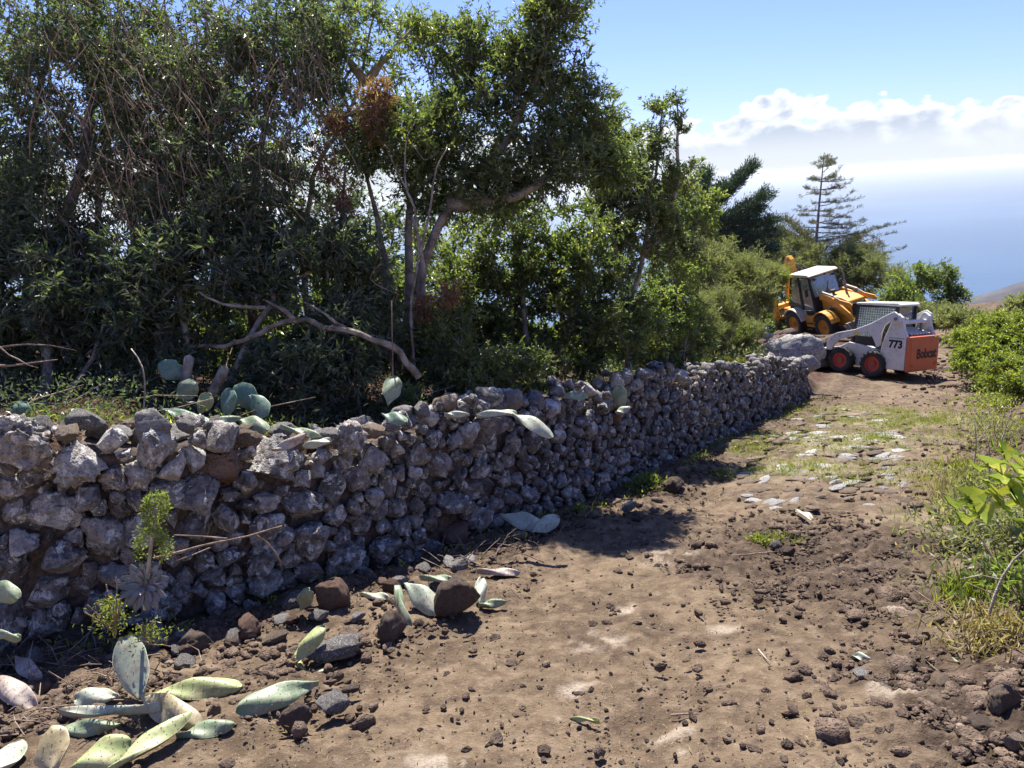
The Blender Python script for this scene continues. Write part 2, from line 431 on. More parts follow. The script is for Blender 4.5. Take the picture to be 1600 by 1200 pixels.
# ------------------------------------------------------------------ ground
PXY = lambda px, py: G(px, py)[:2]
spots_pale = [((px, py), r) for px, py, r in [(1050, 873, .24), (935, 1003, .20), (745, 1038, .09), (985, 955, .12), (908, 1080, .11), (970, 1103, .10), (1040, 1150, .07), (1065, 1142, .06), (1058, 1180, .06), (1130, 978, .10), (1000, 945, .06), (700, 1192, .20), (1390, 955, .14), (1100, 990, .08), (1400, 1080, .16), (880, 1125, .05)]]
ROCKY = [(1250, 850, 1.05), (1130, 880, .55), (1300, 900, .8), (1440, 940, .6), (1400, 850, .7), (1500, 1060, .6), (1560, 1140, .5), (1010, 770, .6)]


def polar(a0, a1, na, r0, r1, nr):
    a = np.radians(np.linspace(a0, a1, na)); r = r0*(r1/r0)**np.linspace(0, 1, nr)
    A, R = np.meshgrid(a, r); V = np.stack([(R*np.sin(A)).ravel(), (R*np.cos(A)).ravel()], 1)
    i = np.arange(nr-1)[:, None]*na+np.arange(na-1)[None]
    return V, np.stack([i, i+1, i+na+1, i+na], -1).reshape(-1, 4)


XY, Fg = polar(-60, 50, 540, .9, 62, 400)
z = Hbase(XY[:, 0], XY[:, 1]); P3 = np.c_[XY, np.zeros(len(XY))]; rr = np.hypot(XY[:, 0], XY[:, 1])
gs, gd, gb = wall_coords(XY[:, 0], XY[:, 1])
z += .035*fbm(P3*1.1, 3, seed=3)*sm(rr, 0, 3)
onpath = sm(gd, .1, .3)
rock_w = np.zeros(len(XY))
for px, py, R_ in ROCKY:
    c = PXY(px, py); rock_w = np.maximum(rock_w, 1-sm(np.hypot(XY[:, 0]-c[0], XY[:, 1]-c[1]), R_*.3, R_*1.1))
foot = np.clip(1-np.abs(gd-.25)/.55, 0, 1)*(gs > 0)
xe = np.interp(XY[:, 1], RE[:, 1], RE[:, 0]); edge_r = sm(XY[:, 0]-xe, -.35, .5)
rough_w = np.clip(rock_w+foot*.8+edge_r*.8+.25, 0, 1.3)
near = 1-sm(rr, 10, 25)
n_a = fbm(P3*7, 4, .6, seed=11); n_b = fbm(P3*26, 3, .6, seed=15)
z += (.020*n_a + .015*np.maximum(n_b, -.2)*near)*(.45+rough_w) + .02*foot*fbm(P3*4, 2, seed=21)
# wheel ruts running along the path
pr = (XY[:, 0]-np.interp(XY[:, 1], RE[:, 1], RE[:, 0]))
for off in (-1.25, -2.75):
    q = pr-off+.12*np.sin(XY[:, 1]*.7); z -= .04*np.exp(-(q/.22)**2)*onpath
grassy = np.zeros(len(XY))
for px, py, R_, a_ in [(1250, 735, 1.0, 1.), (1180, 700, .8, .6), (1330, 690, 1.5, 1.), (1400, 655, 1.6, .9), (1430, 740, .9, .7), (1300, 640, 1.2, .5), (1480, 820, .7, .8), (1500, 900, .5, .7)]:
    c = PXY(px, py); grassy = np.maximum(grassy, a_*(1-sm(np.hypot(XY[:, 0]-c[0], XY[:, 1]-c[1]), R_*.2, R_)))
pale = np.zeros(len(XY))
for (c_, R_) in spots_pale:
    c = PXY(*c_); dd = np.hypot((XY[:, 0]-c[0])*.8, XY[:, 1]-c[1]); nn = fbm(P3*9+R_*50, 3, .6, seed=31)
    k = (1-sm(dd, R_*.15, R_*1.2)); pale = np.maximum(pale, .85*k*sm(nn+k*.75, .40, .95)); z += .008*k
Vg = np.c_[XY, z]
colr = np.c_[np.clip(rock_w*.9+foot*.7+.35*edge_r, 0, 1), np.clip(grassy*(.55+.6*fbm(P3*3.5, 3, seed=41)), 0, 1), pale, sm(-gd, .1, .6)]

m_ground, t = M('volcanic_soil')
g = t.n('ShaderNodeTexCoord').outputs['Object']; at = t.n('ShaderNodeAttribute', attribute_name='zone'); sp = t.n('ShaderNodeSeparateColor'); t.l(at.outputs['Color'], sp.inputs[0])
na, nb, nc = t.noise(g, 1.3, 6, .6), t.noise(g, 9, 6, .65), t.noise(g, 70, 4, .65)
dirt = t.mix(t.step(na, .35, .65), (.096, .066, .041), (.175, .125, .078))
dirt = t.mix(t.math('MULTIPLY', t.step(nb, .45, .72), .6), dirt, (.29, .215, .145))
dirt = t.mix(t.math('MULTIPLY', t.step(nb, .50, .30), .75), dirt, (.065, .042, .031))
dirt = t.mix(t.math('MULTIPLY', t.step(nc, .58, .72), .5), dirt, (.44, .35, .26))
rub = t.mix(t.step(nb, .4, .65), (.036, .024, .018), (.105, .072, .050))
dirt = t.mix(t.math('MULTIPLY', sp.outputs[0], .8), dirt, rub)
gr = t.mix(t.step(nb, .38, .62), (.20, .185, .085), (.34, .30, .20))
dirt = t.mix(t.math('MULTIPLY', sp.outputs[1], .8), dirt, gr)
dirt = t.mix(t.math('MULTIPLY', sp.outputs[2], t.step(nc, .2, .55)), dirt, (.40, .33, .255))
dirt = t.mix(at.outputs['Alpha'], dirt, t.mix(t.step(nb, .4, .6), (.045, .024, .018), (.13, .075, .052)))
p = t.n('ShaderNodeBsdfPrincipled'); t.l(dirt, p.inputs['Base Color']); p.inputs['Roughness'].default_value = .95; p.inputs['Specular IOR Level'].default_value = .2
t.l(bump(t, t.math('ADD', nb, t.math('MULTIPLY', nc, .6)), .9, .03), p.inputs['Normal']); fin(t, p.outputs[0])
ground = nobj('ground', Vg, Fg, m_ground, smooth=True, attr={'zone': ('POINT', 'FLOAT_COLOR', colr)}); tag(ground, kind='structure')

# mountainside under and round it, down to the sea
XYh, Fh = polar(-180, 180, 181, .5, 7000, 120)
zh = Hbase(XYh[:, 0], XYh[:, 1]); rh = np.hypot(XYh[:, 0], XYh[:, 1])
zh = np.where(rh < 75, zh-.25, zh)+sm(rh, 60, 400)*18*fbm(np.c_[XYh/170, np.zeros(len(XYh))], 4, seed=5)
zh = np.where(rh < 60, np.minimum(zh, Hbase(XYh[:, 0]*.985, XYh[:, 1]*.985)-.25), zh)
zh = np.maximum(zh, -712)
m_slope = flat_mat('scrub_slope', (.30, .235, .155), .95, .02, .4)
tag(nobj('mountainside', np.c_[XYh, zh], Fh, m_slope, smooth=True), kind='structure')

# far ridge on the right
u_ = np.linspace(0, 1, 90); v_ = np.linspace(-1, 1, 40)
crest = []
for px, py, d in [(1452, 520, 1500), (1508, 466, 1500), (1540, 454, 1480), (1570, 446, 1470), (1600, 436, 1460), (1680, 408, 1450), (1850, 330, 1450), (2200, 200, 1500)]: crest.append(P(px, py, d))
crest = np.array(crest); cr = np.stack([np.interp(u_*(len(crest)-1), np.arange(len(crest)), crest[:, k]) for k in range(3)], 1)
U, Vv = np.meshgrid(np.arange(90), v_); C_ = cr[U.ravel()]; vv = Vv.ravel()
Rp = C_.copy(); Rp[:, 1] += vv*650; Rp[:, 2] = C_[:, 2]-np.abs(vv)*430+10*fbm(Rp/120, 4, seed=9)*np.clip(np.abs(vv)*3+.15, 0, 1)
i = np.arange(39)[:, None]*90+np.arange(89)[None]; Fr = np.stack([i, i+1, i+91, i+90], -1).reshape(-1, 4)
m_ridge = flat_mat('ridge_scrub', (.07, .068, .075), .95, .012, .35)
tag(nobj('far_hill', Rp, Fr, m_ridge, smooth=True), kind='structure')

# sea
m_sea, t = M('sea_water')
g = t.n('ShaderNodeTexCoord').outputs['Object']
p = t.n('ShaderNodeBsdfPrincipled'); p.inputs['Base Color'].default_value = (.03, .10, .20, 1); p.inputs['Roughness'].default_value = .32; p.inputs['IOR'].default_value = 1.33
t.l(t.mix(t.step(t.noise(g, .00022, 5, .6, .5), .4, .65), (.016, .065, .125), (.035, .105, .18)), p.inputs['Base Color'])
t.l(bump(t, t.noise(g, .012, 6, .65), .35, 12), p.inputs['Normal']); fin(t, p.outputs[0])
n = 97; a = np.radians(np.linspace(-180, 180, n)); rs = np.array([.1, 2000, 5000, 12000, 30000, 58000]); A, R = np.meshgrid(a, rs)
i = np.arange(len(rs)-1)[:, None]*n+np.arange(n-1)[None]
tag(nobj('sea', np.stack([(R*np.sin(A)).ravel(), (R*np.cos(A)).ravel(), np.full(R.size, -700.)], 1), np.stack([i, i+1, i+n+1, i+n], -1).reshape(-1, 4), m_sea), kind='structure')

# air: one closed box of even haze round everything
m_haze = bpy.data.materials.new('haze_air'); m_haze.use_nodes = True; m_haze.node_tree.nodes.clear(); t = NT(m_haze.node_tree)
pv = t.n('ShaderNodeVolumePrincipled'); pv.inputs['Density'].default_value = 3.6e-5; pv.inputs['Color'].default_value = (.90, .95, .96, 1); pv.inputs['Anisotropy'].default_value = .3
om = t.n('ShaderNodeOutputMaterial'); t.l(pv.outputs[0], om.inputs['Volume'])
HB = 60000.; V = np.array([(x, y, zz) for x in (-HB, HB) for y in (-HB, HB) for zz in (-714., 11.)])
F = np.array([(0, 1, 3, 2), (4, 6, 7, 5), (0, 4, 5, 1), (2, 3, 7, 6), (0, 2, 6, 4), (1, 5, 7, 3)])
tag(nobj('haze', V, F, m_haze), kind='stuff')

# ------------------------------------------------------------------ the dry stone wall
def frame_at(s):
    s = np.atleast_1d(s); x = np.interp(s, ws, wl[:, 0]); y = np.interp(s, ws, wl[:, 1])
    nx = np.interp(s, ws, wnor[:, 0]); ny = np.interp(s, ws, wnor[:, 1]); q = np.hypot(nx, ny)
    return np.stack([x, y], 1), np.stack([nx/q, ny/q], 1)


rg = np.random.default_rng(21)
topf = lambda s: wall_h(s)+.13*fbm(np.c_[np.atleast_1d(s)*1.7, np.zeros(np.size(s)), np.zeros(np.size(s))], 3, seed=61)
pts = []
big_first = sorted([(rg.uniform(S0-1.2, WLEN), rg.uniform(-.25, 1.55)) for _ in range(26000)], key=lambda q: 0)
cell = {}
def try_pt(s, h, r, k=.93):
    ci, cj = int(s/.3), int(h/.3+5)
    for a in range(ci-2, ci+3):
        for b in range(cj-2, cj+3):
            for (s2, h2, r2) in cell.get((a, b), ()):
                if math.hypot(s-s2, (h-h2)*1.12) < (r+r2)*k: return False
    cell.setdefault((ci, cj), []).append((s, h, r)); pts.append((s, h, r)); return True
def size_at(s): return float(np.interp(s, [S0, 7.2, 9.5, 13, WLEN], [.98, .90, .66, .68, .72]))
for (q, h) in big_first[:120]: try_pt(q, h, rg.uniform(.125, .165)*size_at(q))
for (q, h) in big_first[120:1500]: try_pt(q, h, rg.uniform(.085, .125)*size_at(q))
for (q, h) in big_first[1500:9000]: try_pt(q, h, rg.uniform(.058, .08)*size_at(q))
for (q, h) in big_first[9000:]: try_pt(q, h, rg.uniform(.034, .05)*size_at(q), .95)
pts = np.array(pts)
inw = (pts[:, 1] < topf(pts[:, 0])-pts[:, 2]*.05) & (pts[:, 1] > -.10) & (pts[:, 0] < WLEN-.1) & (pts[:, 0] > S0-1.15)

wall = empty('dry_stone_wall', (0, 0, 0), 'long rough dry stone wall of dark lava rocks running along the left of the dirt track', 'stone wall')


def cell_stone(k, sub):
    s0, h0, r0 = pts[k]; dS = pts[:, 0]-s0; dH = pts[:, 1]-h0; D = np.hypot(dS, dH)
    nb = np.where((D > 1e-6) & (D < .55))[0]
    bd = (D[nb]**2+r0**2-pts[nb, 2]**2)/(2*D[nb]); bt = np.arctan2(dH[nb], dS[nb])
    V, F = ICO[sub]; V = V.copy(); th = np.arctan2(V[:, 1], V[:, 0]); rho = np.hypot(V[:, 0], V[:, 1])
    c = np.cos(th[:, None]-bt[None]); inv = np.where(c > .05, c/np.maximum(bd, .01)[None], 0)
    pn = rg.uniform(5, 11); R = 1/np.maximum(((inv**pn).sum(1))**(1/pn), 1/(r0*1.7)); Rm = R.mean()
    ex = rg.uniform(.62, .85); rr_ = R*rho**ex
    dep = Rm*rg.uniform(.62, .95); zz = np.sign(V[:, 2])*np.abs(V[:, 2])**rg.uniform(.75, 1.05)*dep
    X = np.stack([rr_*np.cos(th), rr_*np.sin(th), zz], 1)
    seed = int(rg.integers(1000)); nrm = V
    X += nrm*(Rm*(.045*fbm(V*11+seed, 3, .6, seed=seed+31)+.27*fbm(V*1.4+seed, 3, .55, seed=seed)+.19*fbm(V*4.0+seed, 4, .62, seed=seed+9)))[:, None]
    # a few planar breaks
    for _ in range(rg.integers(2, 7)):
        n_ = rnd_unit(1, rg)[0]; n_[2] = abs(n_[2])*.8; n_ /= np.linalg.norm(n_); pr_ = X@n_; lim = Rm*rg.uniform(.40, .80); ov = np.maximum(pr_-lim, 0); X -= ov[:, None]*n_*.93
    X[:, :2] *= 1.05
    return X, F, Rm


keep = np.where(inw)[0]
fp, fn = frame_at(pts[keep, 0])
zb = H(fp[:, 0], fp[:, 1]) if False else Hbase(fp[:, 0]+fn[:, 0]*.35, fp[:, 1]+fn[:, 1]*.35)
cen = np.c_[fp, zb+pts[keep, 1]]
dpt = (cen-CAM)@_f
apparent = pts[keep, 2]/dpt
order = np.argsort(-apparent)
NFACE = 252
stuffV, stuffF, so_ = [], [], 0
for rank, q in enumerate(order):
    k = keep[q]; sub = 5 if rank < 24 else (4 if rank < 190 else (3 if rank < 330 else 2))
    X, F, Rm = cell_stone(k, sub)
    n3 = np.array([fn[q, 0], fn[q, 1], 0.]); t3 = np.array([-fn[q, 1], fn[q, 0], 0.]); up3 = np.array([0, 0, 1.])
    out = rg.uniform(-.05, .045)-.06-.10*(pts[k, 1]/1.1)       # the face leans back a little
    Wp = X[:, :1]*t3*1+X[:, 1:2]*up3+X[:, 2:]*n3
    ctr = cen[q]+n3*out
    if rank < NFACE:
        mat = m_rock
        u = rg.random()
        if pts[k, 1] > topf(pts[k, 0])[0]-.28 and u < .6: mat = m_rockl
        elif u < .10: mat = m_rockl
        elif u > .985: mat = m_red
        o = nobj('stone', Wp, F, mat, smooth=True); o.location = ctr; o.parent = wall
    else:
        stuffV.append(Wp+ctr); stuffF.append(F+so_); so_ += len(Wp)
tag(nobj('small_stones', np.vstack(stuffV), np.vstack(stuffF), m_rock, parent=wall, smooth=True), kind='stuff')


# loose rocks: a handful of shapes shared by many
def rock_shape(seed, sub, flat=(1, .8, .65), rough=1.0, cuts=6):
    g_ = np.random.default_rng(seed); V, F = ICO[sub]; X = V*np.array(flat)
    X = X*(1+rough*(.22*fbm(V*1.1+seed, 3, .55, seed=seed)+.10*fbm(V*3.7+seed, 4, .6, seed=seed+4)))[:, None]
    for _ in range(cuts):
        n_ = rnd_unit(1, g_)[0]; lim = g_.uniform(.45, .75)*np.abs(X@n_).max(); ov = np.maximum(X@n_-lim, 0); X = X-ov[:, None]*n_*.85
    X += V*(.03*rough*fbm(V*11+seed, 3, .6, seed=seed+7))[:, None]
    return X/np.abs(X).max(), F
ROCKS = [rock_shape(300+i, 4, [(1, .8, .7), (1, .9, .8), (1, .7, .55), (1, .85, .6)][i % 4]) for i in range(9)]
ROCK_LO = [rock_shape(400+i, 3, (1, .8, .66)) for i in range(6)]
_mesh_cache = {}
def rock_mesh(i, mat, lo=False):
    k = (i, mat.name, lo)
    if k not in _mesh_cache: X, F = (ROCK_LO if lo else ROCKS)[i]; _mesh_cache[k] = npmesh('rock', X, F, mat, smooth=True)
    return _mesh_cache[k]


# cap rocks and rubble lying on the wall top, behind the face
cap = []
for s_ in np.arange(S0-.6, WLEN-.3, .05):
    for _ in range(2):
        cap.append((s_+rg.uniform(-.05, .05), -rg.uniform(.08, .62), rg.uniform(.04, .135)*size_at(s_)))
rg.shuffle(cap); chosen = []
for c in cap:
    if all(math.hypot(c[0]-q[0], c[1]-q[1]) > (c[2]+q[2])*.93 for q in chosen): chosen.append(c)
cc = []
for (s_, d_, r_) in chosen:
    (p_,), (n_,) = frame_at(s_); x_, y_ = p_[0]+n_[0]*d_, p_[1]+n_[1]*d_
    zt = float(Hbase(p_[0]+n_[0]*.35, p_[1]+n_[1]*.35)[0])+float(topf(s_)[0])-.02
    if d_ < -.40: zt = min(zt, hz(x_, y_)+.07)
    cc.append((x_, y_, zt+r_*.15, r_))
cc.sort(key=lambda c: -c[3]/depth_of(c[:3]))
cv_, cf_, co_ = [], [], 0
for j, (x_, y_, z_, r_) in enumerate(cc):
    rot = Matrix.Rotation(rg.uniform(0, 6.28), 3, 'Z')@Matrix.Rotation(rg.uniform(-.5, .5), 3, 'X')
    if j < 46:
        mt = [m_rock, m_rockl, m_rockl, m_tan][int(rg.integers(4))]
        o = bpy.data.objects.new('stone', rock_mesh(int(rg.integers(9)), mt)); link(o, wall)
        o.location = (x_, y_, z_); o.rotation_euler = rot.to_euler(); o.scale = (r_*1.15,)*3
    else:
        X, F = ICO[2]; X = X*np.array([1, .8, .7])*(1+.35*fbm(X*1.5+j, 3, .6, seed=j % 50))[:, None]
        cv_.append((X*r_*1.1)@np.array(rot).T+[x_, y_, z_]); cf_.append(F+co_); co_ += len(X)
tag(nobj('rubble_fill', np.vstack(cv_), np.vstack(cf_), m_rockl, parent=wall, smooth=True), kind='stuff')

# dark earth and chips packed behind the facing stones
sN = np.arange(S0-1.3, WLEN+.05, .05); hN = np.linspace(-.2, 1, 26)
SS, HH = np.meshgrid(sN, hN); pp, nn_ = frame_at(SS.ravel()); tt = topf(SS.ravel())-.17
zb_ = Hbase(pp[:, 0]+nn_[:, 0]*.35, pp[:, 1]+nn_[:, 1]*.35); hh = np.where(HH.ravel() > 0, HH.ravel()*tt, HH.ravel())
inn = -.115-.10*hh/1.1; CV = np.c_[pp+nn_*inn[:, None], zb_+hh]
CV[:, :2] += nn_*(.02*fbm(CV*9, 3, seed=77))[:, None]
nS = len(sN); i = np.arange(25)[:, None]*nS+np.arange(nS-1)[None]; CF = [np.stack([i, i+1, i+nS+1, i+nS], -1).reshape(-1, 4)]
bk = CV[-nS:].copy(); bk[:, :2] -= nn_[-nS:]*.55; bk2 = bk.copy(); bk2[:, 2] -= 1.6
base = len(CV); CV = np.vstack([CV, bk, bk2]); j = np.arange(nS-1)
CF.append(np.stack([25*nS+j, 25*nS+j+1, base+j+1, base+j], -1)); CF.append(np.stack([base+j, base+j+1, base+nS+j+1, base+nS+j], -1))
CV = np.vstack([CV, CV[[nS-1, base-1, base+nS-1, base+2*nS-1]]]); q = len(CV)-4; CF.append(np.array([[q, q+3, q+2, q+1]]))
m_fill = flat_mat('packed_earth', (.10, .072, .056), .95, 30, .5)
nobj('earth_fill', CV, np.vstack(CF), m_fill, parent=wall, smooth=True)

# ------------------------------------------------------------------ trees
def resamp3(pl, step):
    pl = np.asarray(pl, float); d = np.r_[0, np.cumsum(np.linalg.norm(np.diff(pl, axis=0), axis=1))]; n = max(3, int(d[-1]/step)+1); tt_ = np.linspace(0, d[-1], n)
    o = np.stack([np.interp(tt_, d, pl[:, k]) for k in range(3)], 1)
    for _ in range(2): o[1:-1] = (o[:-2]+2*o[1:-1]+o[2:])/4
    return o


def plant(name, label, cat, trunks, blobs, nclump, group=None, leafmat=None, bark=None, twigs=5, per=13, L=.062, Wd=.019, r0=.05, tw=.26,
          seed=0, jit=.05, shape='lance', up=.25, light=0.5, tipr=.0035, trunk_name='trunk', snap=True, shell=.35, plane=None, side=5):
    g = np.random.default_rng(seed+1000); leafmat = leafmat or m_leaf; bark = bark or m_bark
    TR = []
    for tr in trunks:
        q = np.array([P(*a) for a in tr])
        if snap and (tr is trunks[0] or tr[0][1] > trunks[0][0][1]-40): q[0, 2] = hz(q[0, 0], q[0, 1])-.06
        q = resamp3(q, .22); q[1:] += g.normal(size=q[1:].shape)*[.012, .012, .006]; TR.append(q)
    org = TR[0][0].copy(); org[2] += .05
    nodes, par, isT = [], [], []
    for q in TR:
        for i, p_ in enumerate(q):
            par.append(-1 if i == 0 else len(nodes)-1); nodes.append(p_); isT.append(True)
    nT = len(nodes)
    # clumps inside the crown blobs
    vol = np.array([b[2]*b[3]*b[4]**2 for b in blobs], float); cnt = np.maximum(2, (nclump*vol/vol.sum()).astype(int)); A = []
    for b, c in zip(blobs, cnt):
        ce = P(b[0], b[1], b[4]); rx, rz_ = b[2]*b[4]/FPX, b[3]*b[4]/FPX; ry = b[5] if len(b) > 5 else min(rx, rz_)
        v = rnd_unit(c, g)*(g.random(c)**(shell))[:, None]; v *= (1+.28*fbm(v*1.6+seed, 2, seed=seed))[:, None]
        A.append(ce+v*[rx, ry, rz_])
    A = np.vstack(A)
    ground_ = H(A[:, 0], A[:, 1]); A = A[A[:, 2] > ground_+.05]
    d0 = np.array([np.min(((A_-np.array(nodes[:nT]))**2).sum(1)) for A_ in A]); A = A[np.argsort(d0)]
    N = np.empty((nT+len(A)*5, 3)); N[:nT] = nodes; m_ = nT; paths = []; par = list(par)
    for a_ in A:
        dd = ((N[:m_]-a_)**2).sum(1) + .5*np.maximum(N[:m_, 2]-a_[2]+.05, 0)**2; k = int(np.argmin(dd)); st = N[k]; ln = math.sqrt(((a_-st)**2).sum())
        ns = 2 if ln < .3 else (3 if ln < .8 else 4); prev = k
        bend = g.normal(size=3)*ln*.10; bend[2] += ln*.06
        for j in range(1, ns+1):
            f_ = j/ns; pt = st+(a_-st)*f_+bend*math.sin(math.pi*f_)+(g.normal(size=3)*jit*.25 if j < ns else 0)
            N[m_] = pt; par.append(prev); prev = m_; m_ += 1
        paths.append((k, m_-ns, m_))
    cntn = np.zeros(m_)
    for (_, _, e_) in paths: cntn[e_-1] += 1
    for i in range(m_-1, -1, -1):
        if par[i] >= 0: cntn[par[i]] += cntn[i]
    rad_ = tipr*np.maximum(cntn, 1)**.46
    tl, off = [], 0
    for q in TR:
        n_ = len(q); rr_ = np.maximum(rad_[off:off+n_], r0*(1-np.linspace(0, .8, n_))); rr_ = rr_*(1+.35*np.exp(-np.arange(n_)*1.2)); tl.append((q, rr_)); off += n_
    bl = []
    for (k, a_, b_) in paths:
        pp_ = np.vstack([N[k:k+1], N[a_:b_]]); rr_ = np.r_[min(rad_[a_]*1.15, max(rad_[k], .004)), rad_[a_:b_]]; bl.append((pp_, rr_))
    # twigs and leaves
    ends = np.array([N[b_-1] for (_, _, b_) in paths]+[N[b_-2] for (_, _, b_) in paths if b_-2 >= nT]); ne = len(ends)
    cdir = ends-ends.mean(0); cdir /= np.linalg.norm(cdir, axis=1)[:, None]
    TC = np.repeat(ends, twigs, 0); n_ = len(TC); TD = rnd_unit(n_, g)+np.repeat(cdir, twigs, 0)*.35+[0, 0, up]; TD /= np.linalg.norm(TD, axis=1)[:, None]
    TLn = tw*g.uniform(.55, 1.25, n_)
    nt_ = min(int(n_*.4), 1000); sel = g.choice(n_, nt_, replace=False)
    for q_ in sel:
        p0 = TC[q_]; bl.append((np.array([p0, p0+TD[q_]*TLn[q_]*.55, p0+TD[q_]*TLn[q_]*1.0-[0, 0, .02]]), np.array([.0042, .003, .002])))
    LC = np.repeat(TC, per, 0); LD = np.repeat(TD, per, 0); tl_ = np.repeat(TLn, per); N_ = len(LC)
    f_ = g.uniform(.12, 1.05, N_); LC = LC+LD*(tl_*f_)[:, None]; LC[:, 2] -= .06*tl_*f_**2
    dirs = LD*.75+rnd_unit(N_, g)*.85+[0, 0, -.06]; nor = rnd_unit(N_, g)*.8+[0, 0, .9]
    ll = L*g.uniform(.4, 1.45, N_)*(1.1-.35*f_)
    Vl, Fl = leafmesh(LC, dirs, nor, ll, Wd*g.uniform(.75, 1.2, N_)*ll/L*1.0+Wd*.1, shape=shape)
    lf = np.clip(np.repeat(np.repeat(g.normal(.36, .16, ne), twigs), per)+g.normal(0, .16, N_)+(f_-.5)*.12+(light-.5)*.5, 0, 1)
    root = empty(name, org, label, cat, group); root['org'] = [float(v) for v in org]
    for k_, one in enumerate(tl):
        Vt, Ft = tubes([one], 8); low_ = k_ == 0 or one[0][0, 2] < hz(one[0][0, 0], one[0][0, 1])+.3; nobj(trunk_name if low_ else 'limb', Vt, Ft, bark, parent=root, smooth=True)
    Vb, Fb = tubes(bl, 3); tag(nobj('branches', Vb, Fb, bark, parent=root, smooth=True), kind='stuff')
    tag(nobj('crown', Vl, Fl, leafmat, parent=root, attr={'lf': ('FACE', 'FLOAT', np.repeat(lf, 2))}), kind='stuff')
    del root['org']
    return root


TG = None
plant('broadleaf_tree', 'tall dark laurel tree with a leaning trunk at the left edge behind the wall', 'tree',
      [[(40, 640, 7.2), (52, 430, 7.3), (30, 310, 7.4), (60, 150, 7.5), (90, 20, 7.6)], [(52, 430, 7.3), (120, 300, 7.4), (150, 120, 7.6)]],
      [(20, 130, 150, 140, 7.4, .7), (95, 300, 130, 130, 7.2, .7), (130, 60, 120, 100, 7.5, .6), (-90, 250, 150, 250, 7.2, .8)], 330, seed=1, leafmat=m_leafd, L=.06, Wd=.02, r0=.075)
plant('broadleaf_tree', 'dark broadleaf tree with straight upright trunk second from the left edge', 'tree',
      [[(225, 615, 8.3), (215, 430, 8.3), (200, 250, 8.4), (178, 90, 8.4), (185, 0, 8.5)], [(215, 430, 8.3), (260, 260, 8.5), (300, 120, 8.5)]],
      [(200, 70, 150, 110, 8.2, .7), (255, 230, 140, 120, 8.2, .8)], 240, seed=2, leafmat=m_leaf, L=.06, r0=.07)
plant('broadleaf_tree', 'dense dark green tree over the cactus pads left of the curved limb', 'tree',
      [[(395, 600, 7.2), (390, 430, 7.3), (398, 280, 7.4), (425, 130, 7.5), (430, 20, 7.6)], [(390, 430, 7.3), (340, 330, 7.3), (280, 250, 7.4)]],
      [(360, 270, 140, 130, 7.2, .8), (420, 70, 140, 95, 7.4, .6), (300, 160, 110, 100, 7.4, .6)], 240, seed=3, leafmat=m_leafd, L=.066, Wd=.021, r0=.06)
plant('broadleaf_tree', 'open sunlit olive green tree with a forked pale trunk under the sky at top centre', 'tree',
      [[(500, 590, 8.2), (470, 420, 8.2), (490, 260, 8.2), (545, 180, 8.1), (572, 130, 8.1), (570, 60, 8.1), (590, 0, 8.1)], [(572, 130, 8.1), (620, 70, 8.1), (650, 40, 8.1)], [(572, 130, 8.1), (520, 60, 8.1), (470, 10, 8.2)]],
      [(560, 40, 120, 80, 8.1, .7), (650, 90, 90, 60, 8.2, .6), (480, 60, 100, 110, 8.4, .6), (500, 180, 90, 70, 8.4, .5)], 150, seed=4, leafmat=m_leafo, bark=m_pale, L=.066, Wd=.018, r0=.045, light=.62)
plant('multi_stemmed_tree', 'big tree of several close trunks behind the mid wall, its leafy tips highest', 'tree',
      [[(622, 580, 7.3), (602, 420, 7.4), (590, 330, 7.5), (560, 240, 7.6)], [(632, 580, 7.4), (640, 420, 7.5), (638, 300, 7.6), (700, 170, 7.7), (720, 110, 7.8)],
       [(642, 585, 7.3), (660, 400, 7.3), (700, 320, 7.4), (800, 220, 7.5), (850, 90, 7.6), (865, -20, 7.6)], [(700, 320, 7.4), (820, 310, 7.4), (890, 250, 7.5), (915, 150, 7.6)], [(640, 570, 7.25), (668, 470, 7.2), (655, 400, 7.1), (648, 340, 7.1)]],
      [(850, 70, 55, 110, 7.6, .45), (880, 180, 60, 70, 7.6, .4), (800, 120, 50, 70, 7.6, .4), (740, 110, 40, 75, 7.8, .4), (700, 60, 25, 30, 7.8, .2), (710, 200, 110, 70, 7.7, .6), (620, 240, 90, 80, 7.4, .6), (860, 260, 100, 55, 7.5, .5), (930, 210, 35, 70, 7.6, .3), (955, 270, 40, 45, 7.8, .3), (740, 300, 110, 55, 7.5, .5), (890, 15, 20, 45, 7.6, .2), (850, 5, 25, 35, 7.6, .2)],
      500, seed=5, leafmat=m_leaf, L=.066, Wd=.019, r0=.06, up=.45, twigs=5, per=14)
plant('slender_tree', 'slender young tree with pale bent trunk and thin wispy top near the far wall', 'tree',
      [[(977, 565, 9.6), (982, 490, 9.6), (1005, 400, 9.7), (1025, 280, 9.8), (1035, 170, 9.8)], [(1005, 400, 9.7), (1060, 300, 9.8), (1058, 160, 9.8)], [(982, 490, 9.6), (960, 400, 9.6), (955, 160, 9.8)]],
      [(1030, 270, 38, 90, 9.8, .4), (960, 200, 22, 45, 9.8, .2), (1000, 360, 70, 80, 9.7, .5), (960, 300, 50, 90, 9.8, .4), (1065, 390, 35, 50, 9.8, .3), (1060, 190, 14, 40, 9.8, .1), (1025, 180, 12, 30, 9.8, .1), (990, 250, 32, 50, 9.6, .3), (1075, 290, 22, 40, 10, .25), (1000, 300, 60, 40, 9.9, .4)],
      260, seed=6, leafmat=m_leaf, bark=m_pale, L=.06, Wd=.02, r0=.05, up=.7, tw=.2)
